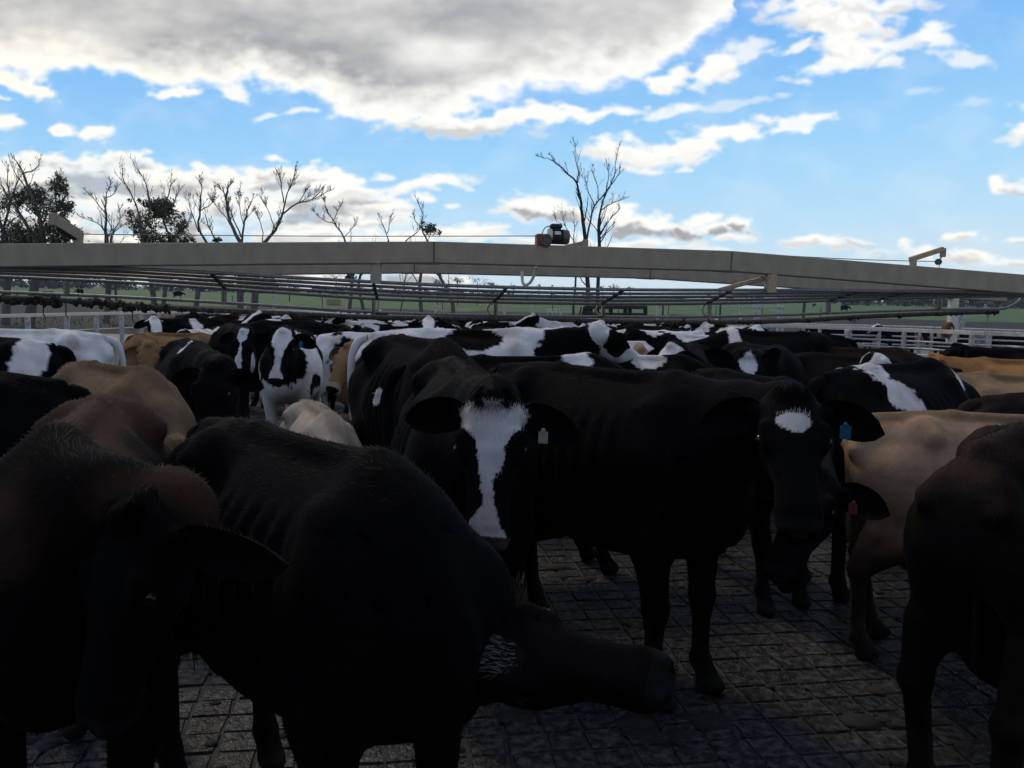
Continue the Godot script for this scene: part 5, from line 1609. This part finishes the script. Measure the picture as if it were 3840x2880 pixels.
func near_cows() -> void:
	var near := {"cell": 0.017, "head_ratio": 0.5, "detail": 1, "hair": 6000.0}
	var L := func(d: Dictionary) -> void: cow(d.merged(near))
	L.call({"label": "black cow with a broad white blaze staring straight out, largest face at the centre", "px": 1735, "d": 3.75, "yaw": -80, "size": 1.0, "coat": "black", "seed": 4, "poll_w": at(1852, 1452, 2.72), "face_w": Vector3(-0.02, -0.82, 0.46), "crown_up": Vector3(0, 1, 0),
		"head_size": 0.93, "blaze": [0.012, 0.10, 0.04, 0.125, 0.10, 0.108, 0.15, 0.062, 0.22, 0.046, 0.30, 0.024, 0.38, 0.026, 0.44, 0.055, 0.475, 0.075, 0.49, 0.08], "blaze_tone": 0.8, "blaze_low": 0.0, "nose": Color(0.04, 0.034, 0.034), "forelock": 900, "ears": [0.25, 0.0], "ears_back": [0.1, 0.1], "hair": 12000.0, "head_ratio": 0.38,
		"tags": [[-1, M.tag_white, 0.04, "white ear tag with dark handwriting"]], "legs": [0.0, 0.05, 0.0, -0.1], "thin": 0.6})
	L.call({"label": "big glossy black cow right of the blazed face, white star and blue ear tag", "x": 0.44, "z": -3.68, "px": 0, "d": 1, "yaw": -48, "size": 1.0, "coat": "black", "seed": 5, "poll_w": at(2965, 1452, 2.78), "face_w": Vector3(-0.12, -0.70, 0.66), "head_size": 0.93,
		"blaze": [0.075, 0.03, 0.10, 0.062, 0.135, 0.058, 0.16, 0.02], "blaze_tone": 0.8, "forelock": 500, "ears": [0.2, 0.15], "ears_back": [0.0, 0.1], "tags": [[-1, M.tag_blue, 0.045, "blue ear tag"]], "legs": [0.04, 0.0, 0.0, -0.1]})
	L.call({"label": "black front cow lowering its head to the right, white curls on its brow", "px": 1140, "d": 2.2, "yaw": -47, "size": 0.925, "coat": "black", "seed": 6, "poll_w": at(1790, 2330, 1.85), "face_w": Vector3(0.9, 0.03, 0.40), "crown_w": Vector3(-0.1, 0.75, 0.65), "head_size": 0.95,
		"blaze": [0.01, 0.02, 0.06, 0.05, 0.12, 0.055, 0.17, 0.02], "blaze_shift": 0.045, "blaze_tone": 0.12, "blaze_low": -0.03, "ears": [-0.3, -1.0], "ears_back": [0.6, 0.1], "legs": [0.05, 0.0, 0.0, -0.1], "thin": 1.0})
	L.call({"label": "dark brown cow at lower left with reddish back, facing the viewer in deep shade", "px": 285, "d": 2.32, "yaw": -70, "size": 0.955, "coat": "brown", "base": Color(0.0055, 0.0045, 0.004), "base2": Color(0.050, 0.029, 0.020), "brown_from": 1.28, "face_base": Color(0.006, 0.0055, 0.005), "seed": 7, "poll_w": at(536, 1850, 1.72), "head_size": 0.88, "face_w": Vector3(-0.14, -0.95, 0.25),
		"forelock": 700, "ears": [-0.1, -0.05], "ears_back": [-0.1, -0.1], "ear_size": 1.6, "legs": [0.05, -0.05, 0.0, -0.1], "thin": 0.8})
	L.call({"label": "dark brown cow at the right edge seen from behind, rump nearest the viewer", "x": 1.97, "z": -2.76, "px": 0, "d": 1, "yaw": 35, "size": 0.96, "coat": "brown", "base": Color(0.011, 0.008, 0.0065), "base2": Color(0.034, 0.023, 0.018), "brown_from": 1.22, "seed": 8, "tail_in": 0.17, "legs": [0.0, 0.0, 0.05, -0.12], "thin": 0.4})
	L.call({"label": "tan cow with dark legs standing between the star faced black cow and the right edge", "x": 2.36, "z": -3.74, "px": 0, "d": 1, "yaw": -14, "size": 0.87, "coat": "tan", "base": TAN, "seed": 9, "legs": [0.0, 0.05, 0.02, -0.10], "thin": 0.5, "tail_in": 0.08, "mud": 0.9, "hair_w": 1.2})
	L.call({"label": "black cow with a red ear tag peering from below the star faced cow", "px": 2830, "d": 4.85, "yaw": -76, "size": 0.93, "coat": "black", "seed": 10, "poll_w": at(3060, 1760, 3.25), "face_w": Vector3(-0.45, -0.55, 0.62), "ears": [0.2, 0.1], "ears_back": [0.0, 0.1], "tags": [[-1, M.tag_red, 0.045, "red ear tag"]], "legs": [0.0, 0.08, 0.0, -0.05], "cell": 0.02, "hair": 3500.0})

func middle_cows() -> void:
	var middle := {"cell": 0.026, "head_ratio": 0.5, "detail": 1, "hair": 1500.0, "hair_w": 1.8}
	var L := func(d: Dictionary) -> void: cow(d.merged(middle))
	L.call({"label": "thin black cow with ribs showing, behind and left of the white blazed face", "px": 1570, "d": 5.15, "yaw": -62, "size": 1.05, "coat": "black", "seed": 11, "thin": 1.0, "poll": Vector3(0.95, 0.95, 0.2), "face": Vector3(0.5, -0.8, 0.2), "patches": [[Vector3(0.1, 1.05, 0.28), Vector3(0.05, 0.05, 0.1), 1]], "cell": 0.02})
	L.call({"label": "black cow with a small white shoulder patch behind the centre face", "px": 1985, "d": 4.98, "yaw": 12, "size": 0.985, "coat": "black", "seed": 12, "poll": Vector3(1.0, 0.95, 0.0), "face": Vector3(0.6, -0.8, 0.0), "patches": [[Vector3(0.30, 1.32, 0.0), Vector3(0.11, 0.16, 0.35), 1]]})
	L.call({"label": "long white cow with black patches standing side on behind the thin black cow", "px": 1755, "d": 6.6, "yaw": 2, "size": 1.07, "coat": "pied", "thr": 0.9, "seed": 13, "poll": Vector3(1.02, 1.38, -0.1), "face": Vector3(0.75, -0.5, -0.5), "thin": 0.8, "patches": [[Vector3(0.05, 1.33, 0.10), Vector3(0.22, 0.09, 0.24), 0], [Vector3(-0.12, 1.06, 0.3), Vector3(0.07, 0.09, 0.2), 0], [Vector3(0.78, 1.15, 0.0), Vector3(0.26, 0.4, 0.5), 0], [Vector3(0.2, 0.9, 0.3), Vector3(0.25, 0.12, 0.2), 0]], "white_face": true, "tags": [[-1, M.tag_blue, 0.045]]})
	L.call({"label": "black cow with white band over its rump, right of the star faced cow", "px": 3375, "d": 5.05, "yaw": 34, "size": 0.985, "coat": "black", "seed": 14, "poll": Vector3(1.02, 1.0, 0.1), "face": Vector3(0.6, -0.8, 0.1), "patches": [[Vector3(-0.36, 1.33, 0.02), Vector3(0.17, 0.09, 0.2), 1], [Vector3(-0.24, 1.23, 0.18), Vector3(0.13, 0.09, 0.16), 1], [Vector3(-0.16, 1.13, 0.30), Vector3(0.08, 0.08, 0.16), 1], [Vector3(0.56, 1.2, 0.0), Vector3(0.05, 0.3, 0.4), 1]]})
	L.call({"label": "cream cow whose back peeks out low between the left front cows", "px": 1190, "d": 4.9, "yaw": -65, "size": 0.745, "coat": "tan", "base": Color(0.36, 0.30, 0.22), "seed": 15, "thin": 1.0, "poll": Vector3(0.98, 0.9, 0.1), "face": Vector3(0.5, -0.8, 0.1)})
	L.call({"label": "tan brown cow with shaggy withers and head lowered at left", "px": 420, "d": 4.75, "yaw": -40, "size": 0.92, "coat": "tan", "base": Color(0.135, 0.09, 0.054), "seed": 16, "thin": 0.4, "poll": Vector3(0.98, 0.98, 0.1), "face": Vector3(0.5, -0.8, 0.1), "mud": 0.8})
	L.call({"label": "black cow filling the left edge in front of the tan brown cow", "px": -330, "d": 3.7, "yaw": 178, "size": 0.95, "coat": "black", "seed": 17, "poll": Vector3(0.98, 1.1, 0.1), "face": Vector3(0.6, -0.7, 0.1), "cell": 0.02})
	L.call({"label": "plain black faced cow looking out at left, ears spread wide", "px": 715, "d": 6.25, "yaw": -62, "size": 0.98, "coat": "black", "seed": 18, "poll_w": at(815, 1352, 5.15), "face_w": Vector3(-0.05, -0.85, 0.45), "ears": [0.2, 0.25], "ears_back": [0.1, 0.1], "forelock": 300, "patches": [[Vector3(0.1, 1.36, 0.05), Vector3(0.1, 0.08, 0.1), 1]]})
	L.call({"label": "black cow with a curly white blaze and upright ears on the right", "px": 2855, "d": 7.2, "yaw": -84, "size": 1.0, "coat": "black", "seed": 19, "poll_w": at(2800, 1318, 6.1), "face_w": Vector3(0.02, -0.82, 0.5), "blaze": [-0.02, 0.02, 0.03, 0.06, 0.09, 0.065, 0.14, 0.035, 0.3, 0.028, 0.36, 0.02], "blaze_shift": 0.01, "ears": [-0.65, -0.55], "ears_back": [0.1, 0.1], "forelock": 300})
	L.call({"label": "large black cow side on behind the curly blazed cow, white stripe on its shoulder", "px": 2905, "d": 8.6, "yaw": 184, "size": 1.07, "coat": "black", "seed": 20, "patches": [[Vector3(0.43, 1.25, -0.1), Vector3(0.05, 0.25, 0.4), 1]], "poll": Vector3(1.0, 1.1, 0.1), "face": Vector3(0.7, -0.7, 0.1)})
	L.call({"label": "white cow with one huge black flank patch at the left edge", "px": 60, "d": 7.3, "yaw": 189, "size": 1.0, "coat": "pied", "thr": 0.7, "seed": 21, "patches": [[Vector3(-0.22, 0.98, -0.3), Vector3(0.27, 0.23, 0.4), 0], [Vector3(0.45, 0.95, -0.3), Vector3(0.2, 0.3, 0.4), 0]], "poll": Vector3(0.98, 1.25, 0), "face": Vector3(0.8, -0.6, 0.1)})
	L.call({"label": "black cow with white shoulder and white rump edge, cut by the left edge", "px": -190, "d": 6.0, "yaw": 186, "size": 0.985, "coat": "black", "seed": 22, "patches": [[Vector3(0.05, 1.2, -0.2), Vector3(0.17, 0.4, 0.5), 1], [Vector3(-0.62, 1.25, -0.1), Vector3(0.13, 0.22, 0.25), 1]]})
	L.call({"label": "black and white cow with broad blaze facing the viewer clear at left centre", "px": 1095, "d": 9.0, "yaw": -84, "size": 0.99, "coat": "pied", "thr": -0.02, "seed": 25, "poll_w": at(1066, 1232, 7.9), "face_w": Vector3(-0.02, -0.80, 0.5), "blaze": [-0.04, 0.07, 0.05, 0.10, 0.12, 0.085, 0.2, 0.05, 0.3, 0.03, 0.4, 0.04, 0.46, 0.07, 0.49, 0.075], "ears": [0.15, 0.2], "patches": [[Vector3(0.65, 1.15, 0.0), Vector3(0.3, 0.38, 0.24), 0], [Vector3(0.6, 0.5, 0.0), Vector3(0.4, 0.4, 0.4), 1], [Vector3(0.3, 1.0, 0.32), Vector3(0.3, 0.4, 0.12), 1], [Vector3(0.1, 1.2, -0.2), Vector3(0.4, 0.3, 0.25), 1]], "tags": [[-1, M.tag_blue, 0.045]], "mud": 0.2})
	L.call({"label": "mostly black cow with a narrow white nose stripe, just left of the broad blazed cow", "px": 860, "d": 10.8, "yaw": -74, "size": 1.0, "coat": "black", "seed": 24, "poll_w": at(918, 1232, 9.6), "face_w": Vector3(-0.02, -0.84, 0.45), "blaze": [-0.04, 0.06, 0.08, 0.06, 0.14, 0.02, 0.2, 0.014, 0.3, 0.03, 0.44, 0.05, 0.49, 0.07], "patches": [[Vector3(0.3, 0.8, -0.2), Vector3(0.1, 0.3, 0.4), 1]]})
	L.call({"label": "ginger brown cow facing the viewer beside the white flanked cow at left", "px": 525, "d": 9.8, "yaw": -68, "size": 0.9, "coat": "tan", "base": Color(0.17, 0.10, 0.048), "seed": 26, "poll_w": at(560, 1285, 8.9), "face_w": Vector3(0.1, -0.8, 0.45)})
	L.call({"label": "ginger brown cow side on behind the other ginger cow, head to the right", "px": 660, "d": 10.9, "yaw": -12, "size": 0.9, "coat": "tan", "base": Color(0.19, 0.115, 0.055), "seed": 27, "poll": Vector3(0.95, 1.3, 0.1), "face": Vector3(0.6, -0.6, 0.5)})
	L.call({"label": "black cow with white face and white shoulder stripe behind the ginger cows", "px": 735, "d": 14.5, "yaw": -122, "size": 1.0, "coat": "black", "seed": 28, "poll": Vector3(0.95, 1.36, -0.15), "face": Vector3(0.3, -0.6, -0.7), "white_face": true, "patches": [[Vector3(0.1, 1.2, -0.2), Vector3(0.12, 0.3, 0.4), 1]]})
	L.call({"label": "dark brown cow standing on open concrete right of the broad blazed cow", "px": 1262, "d": 11.8, "yaw": -105, "size": 0.88, "coat": "brown", "base": Color(0.011, 0.0085, 0.0075), "base2": Color(0.022, 0.013, 0.009), "seed": 29, "poll": Vector3(0.98, 1.2, 0.1), "face": Vector3(0.6, -0.7, -0.1)})
	L.call({"label": "fawn faced cow with pink ear half hidden by the long white cow's rump", "px": 1500, "d": 8.3, "yaw": 176, "size": 0.9, "coat": "tan", "base": Color(0.2, 0.12, 0.06), "seed": 30, "poll_w": at(1312, 1290, 8.0), "face_w": Vector3(-0.3, -0.8, 0.5)})
	L.call({"label": "bright ginger cow at right below the cream rail", "px": 3830, "d": 8.3, "yaw": 184, "size": 0.9, "coat": "tan", "base": Color(0.36, 0.175, 0.065), "seed": 31, "thin": 0.8})
	L.call({"label": "tan cow behind the white striped rump at the right edge", "px": 3880, "d": 6.1, "yaw": 176, "size": 0.89, "coat": "tan", "base": Color(0.30, 0.19, 0.10), "seed": 32})
	L.call({"label": "dark grey brown cow low at the right edge above the tan cow", "px": 4190, "d": 4.5, "yaw": -6, "size": 0.9, "coat": "brown", "base": Color(0.012, 0.010, 0.010), "base2": Color(0.03, 0.022, 0.02), "seed": 33, "thin": 0.7})
	L.call({"label": "brown black cow right of the curly blazed cow, near the cream rail", "px": 3225, "d": 8.4, "yaw": -20, "size": 0.96, "coat": "brown", "base": Color(0.010, 0.008, 0.007), "base2": Color(0.018, 0.012, 0.009), "seed": 34, "poll": Vector3(0.92, 1.15, 0.35), "face": Vector3(0.3, -0.7, 0.6)})
	L.call({"label": "black cow with a white forehead just above the white shoulder band", "px": 3200, "d": 6.9, "yaw": -60, "size": 0.95, "coat": "black", "seed": 35, "poll_w": at(3300, 1340, 6.1), "face_w": Vector3(0.1, -0.85, 0.4), "white_face": true})
	L.call({"label": "black cow standing against the cream rail at the right edge", "px": 3920, "d": 9.3, "yaw": 176, "size": 0.95, "coat": "black", "seed": 36})
	L.call({"label": "black cow with a curly white face, right of the red and white cow", "px": 2590, "d": 8.0, "yaw": -110, "size": 0.97, "coat": "black", "seed": 37, "poll_w": at(2525, 1290, 7.0), "face_w": Vector3(-0.45, -0.75, 0.4), "blaze": [-0.04, 0.1, 0.2, 0.1, 0.4, 0.09, 0.49, 0.08], "blaze_low": -0.2, "ears": [0.3, 0.3]})
	L.call({"label": "black cow with white back stripes beyond the curly white face", "px": 2660, "d": 10.2, "yaw": 160, "size": 1.0, "coat": "pied", "thr": -0.12, "seed": 41})
	L.call({"label": "red and white cow right of the long white cow's head", "px": 2390, "d": 10.3, "yaw": -150, "size": 0.93, "coat": "pied", "base": Color(0.20, 0.075, 0.03), "thr": 0.06, "seed": 38})
	L.call({"label": "fawn cow with rounded ears low in front of the red and white cow", "px": 2395, "d": 9.0, "yaw": -95, "size": 0.86, "coat": "tan", "base": Color(0.28, 0.19, 0.11), "seed": 39, "poll_w": at(2400, 1300, 8.2), "face_w": Vector3(0, -0.85, 0.4)})
	L.call({"label": "black cow with white topped shoulder in front of the fawn cow", "px": 2400, "d": 6.9, "yaw": -20, "size": 0.93, "coat": "black", "seed": 40, "poll": Vector3(0.98, 0.9, 0), "face": Vector3(0.5, -0.8, 0.1), "patches": [[Vector3(0.1, 1.34, 0), Vector3(0.17, 0.08, 0.3), 1]]})

# the packed far herd: six poses meshed once, each animal coloured for itself
func far_cows() -> void:
	var far := {"cell": 0.047, "head_ratio": 0.55}
	var poses := [[Vector3(0.98, 1.38, 0.0), Vector3(0.75, -0.65, 0.0)], [Vector3(0.93, 1.34, 0.28), Vector3(0.25, -0.65, 0.7)], [Vector3(0.93, 1.34, -0.28), Vector3(0.25, -0.65, -0.7)], [Vector3(1.0, 1.10, 0.05), Vector3(0.7, -0.75, 0.0)], [Vector3(0.92, 1.48, 0.0), Vector3(0.9, -0.35, 0.1)], [Vector3(1.0, 1.25, -0.12), Vector3(0.6, -0.7, -0.3)]]
	var rg := RandomNumberGenerator.new(); rg.seed = 17
	var lead := []
	var taken := []
	for g in herd: taken.push_back(g.t.origin)
	var marks := MARKS
	var found := {}
	var spots := []
	for row in 26:
		var d := 10.6 + row * 0.62
		var half := 0.68 * d
		var x := -half
		while x < half:
			x += rg.randf_range(0.8, 1.35)
			var z := -d + rg.randf_range(-0.35, 0.35)
			spots.push_back(Vector3(x, 0, z))
	for p in spots:
		# inside the yard rails
		var px := col_of(Vector3(p.x, 0.7, p.z))
		var limit := 30.0
		if px < 600.0: limit = 0.0
		elif px < 760.0: limit = 0.0 if px < 690.0 else 15.0
		elif px < 1100.0: limit = 21.0 + (px - 600.0) * 0.01
		elif px > 2650.0: limit = 23.0 if px < 2760.0 else 0.0
		else: limit = 27.0
		if -p.z > limit: continue
		if px > 1150.0 and px < 1340.0 and -p.z < 13.6: continue
		if px < -200 or px > 4000: continue
		var clash := false
		for q: Vector3 in taken:
			var dd := Vector2(q.x - p.x, q.z - p.z).length()
			if dd < (0.98 if p.z > -15.0 else 0.86): clash = true; break
		if clash: continue
		taken.push_back(Vector3(p.x, 0, p.z))
		var k := rg.randi() % 6
		var r := rg.randf()
		var yaw := rg.randf_range(-180, 180)
		if rg.randf() < 0.6: yaw = rg.randf_range(-130, -50)
		var g := {"x": p.x, "z": p.z, "px": 0, "d": 1, "yaw": yaw, "size": rg.randf_range(0.9, 1.03), "seed": 200 + taken.size(), "poll": poses[k][0], "face": poses[k][1], "ears": [0.15, 0.2], "mud": 0.4, "group": "far herd packed in the yard"}
		var what := ""
		if r < 0.40:
			g.coat = "black"; what = "black cow"
			var f := rg.randf()
			if f < 0.35: g.blaze = [-0.04, 0.05, 0.1, 0.07, 0.25, 0.03, 0.45, 0.05, 0.49, 0.06]; what = "black cow with white blaze"
			elif f < 0.55: g.patches = [[Vector3(rg.randf_range(-0.5, 0.4), 1.25, 0), Vector3(0.12, 0.3, 0.5), 1]]; what = "black cow with white band"
		elif r < 0.70:
			g.coat = "pied"; g.thr = rg.randf_range(-0.15, 0.10); what = "black and white cow"
			if rg.randf() < 0.6: g.blaze = [-0.04, 0.07, 0.1, 0.09, 0.25, 0.05, 0.45, 0.07, 0.49, 0.07]
			else: g.white_face = true
		elif r < 0.86:
			g.coat = "pied"; g.thr = rg.randf_range(0.2, 0.4); g.white_face = true; what = "mostly white spotted cow"
		elif r < 0.94:
			g.coat = "brown"; g.base = Color(0.012, 0.009, 0.008); g.base2 = Color(0.02, 0.012, 0.009); what = "dark brown cow"
		else:
			g.coat = "tan"; g.base = Color(0.24, 0.15, 0.08) * rg.randf_range(0.7, 1.2); g.size *= 0.92; what = "tan cow"
		if lead.size() < 6 and not g.has("like"):
			g.poll = poses[lead.size()][0]; g.face = poses[lead.size()][1]
			k = lead.size()
			lead.push_back(herd.size())
		else: g.like = lead[k]
		var best: Array = marks[0]
		for m in marks:
			if absf(m[0] - px) < absf(best[0] - px): best = m
		var depth := "front" if -p.z < 13.5 else ("middle" if -p.z < 18.0 else "rear")
		var key := "%s, far herd %s below %s" % [what, depth, best[1]]
		if not found.has(key): found[key] = []
		found[key].push_back([px, g])
		cow(g.merged(far))
		herd[-1].key = key
	for key in found:
		var l: Array = found[key]
		l.sort_custom(func(a, b): return a[0] < b[0])
	var ordinal := ["leftmost", "second from left", "third from left", "fourth from left", "fifth from left", "sixth from left"]
	for g in herd:
		if not g.has("key"): continue
		var l: Array = found[g.key]
		var place := 0
		for i in l.size():
			if l[i][1].seed == g.seed: place = i
		g.label = g.key if l.size() == 1 else "%s, %s" % [g.key, ordinal[mini(place, 5)]]
	# black cows in the paddock beyond the right rails
	var out := ["cow lying low beyond the right rails near the race frame", "cow beyond the right rails under the curled pipe end", "cow behind the right rails by the rusty wheel", "cow behind the right rails at the picture edge", "cow with white head beyond the right rails"]
	var k2 := 0
	for q in [[3130, 29.5, 175], [3230, 31.0, 10], [3560, 27.5, 178], [3800, 26.5, 5], [3370, 28.0, 200]]:
		var o := ground_at(q[0], q[1])
		cow({"x": o.x, "z": o.z, "px": 0, "d": 1, "yaw": q[2], "size": 0.90, "seed": 400 + k2, "coat": "black", "like": lead[k2 % 6], "poll": poses[k2 % 6][0], "face": poses[k2 % 6][1], "label": "black " + out[k2], "group": "cows beyond the right rails", "white_face": k2 == 4}.merged(far))
		k2 += 1
	k2 = 0
	for q in [[182, 1098, 95.0, 10, "black cow grazing alone on the pasture behind the big gum tree"], [300, 1092, 170.0, 170, "tiny black cow grazing far off left of the small dead tree"], [668, 1088, 150.0, 20, "tiny black cow grazing far off behind the twin stemmed gum"], [3170, 1160, 150.0, 15, "tiny black cow grazing far off on the right hand pasture"]]:
		var o := ground_at(q[0], q[2])
		cow({"x": o.x, "z": o.z, "px": 0, "d": 1, "yaw": q[3], "size": 1.0, "seed": 420 + k2, "coat": "black", "like": lead[3], "poll": poses[3][0], "face": poses[3][1], "label": q[4], "group": "cows out on the pasture"}.merged(far))
		k2 += 1
# ---------------------------------------------------------------- scene
const SHED_Z := 5.0
func _ready() -> void:
	cam = Camera3D.new()
	cam.name = "camera"
	cam.position = EYE
	cam.rotation_degrees = Vector3(-6.36, 0, 1.18)
	cam.fov = rad_to_deg(2.0 * atan(1440.0 / F))
	cam.near = 0.05
	cam.far = 4000.0
	add_child(cam)
	cam.current = true
	var env := Environment.new()
	var sky := Sky.new()
	var sm := PanoramaSkyMaterial.new()
	sm.panorama = ImageTexture.create_from_image(make_sky())
	sky.sky_material = sm
	env.background_mode = Environment.BG_SKY
	env.sky = sky
	env.tonemap_mode = Environment.TONE_MAPPER_LINEAR
	env.tonemap_exposure = 1.0
	env.sdfgi_enabled = true
	env.ssao_enabled = true
	env.ssil_enabled = true
	env.fog_enabled = true
	env.fog_density = 0.00012
	env.fog_light_color = Color(0.80, 0.88, 0.95)
	var we := WorldEnvironment.new()
	we.name = "surroundings"
	we.environment = env
	add_child(we)
	var sun := DirectionalLight3D.new()
	sun.name = "sun"
	sun.light_energy = 0.4
	sun.light_angular_distance = 12.0
	sun.light_color = Color(1.0, 0.94, 0.84)
	sun.shadow_enabled = true
	sun.rotation_degrees = Vector3(-48, 180 + 35, 0)
	add_child(sun)
	rng.seed = 11
	nz.seed = 21; nz.frequency = 0.02; nz.fractal_octaves = 4
	nz2.seed = 22; nz2.frequency = 0.9; nz2.fractal_octaves = 3
	materials()
	ground()
	fences()
	bridge()
	gate()
	shed()
	trees()
	cows()
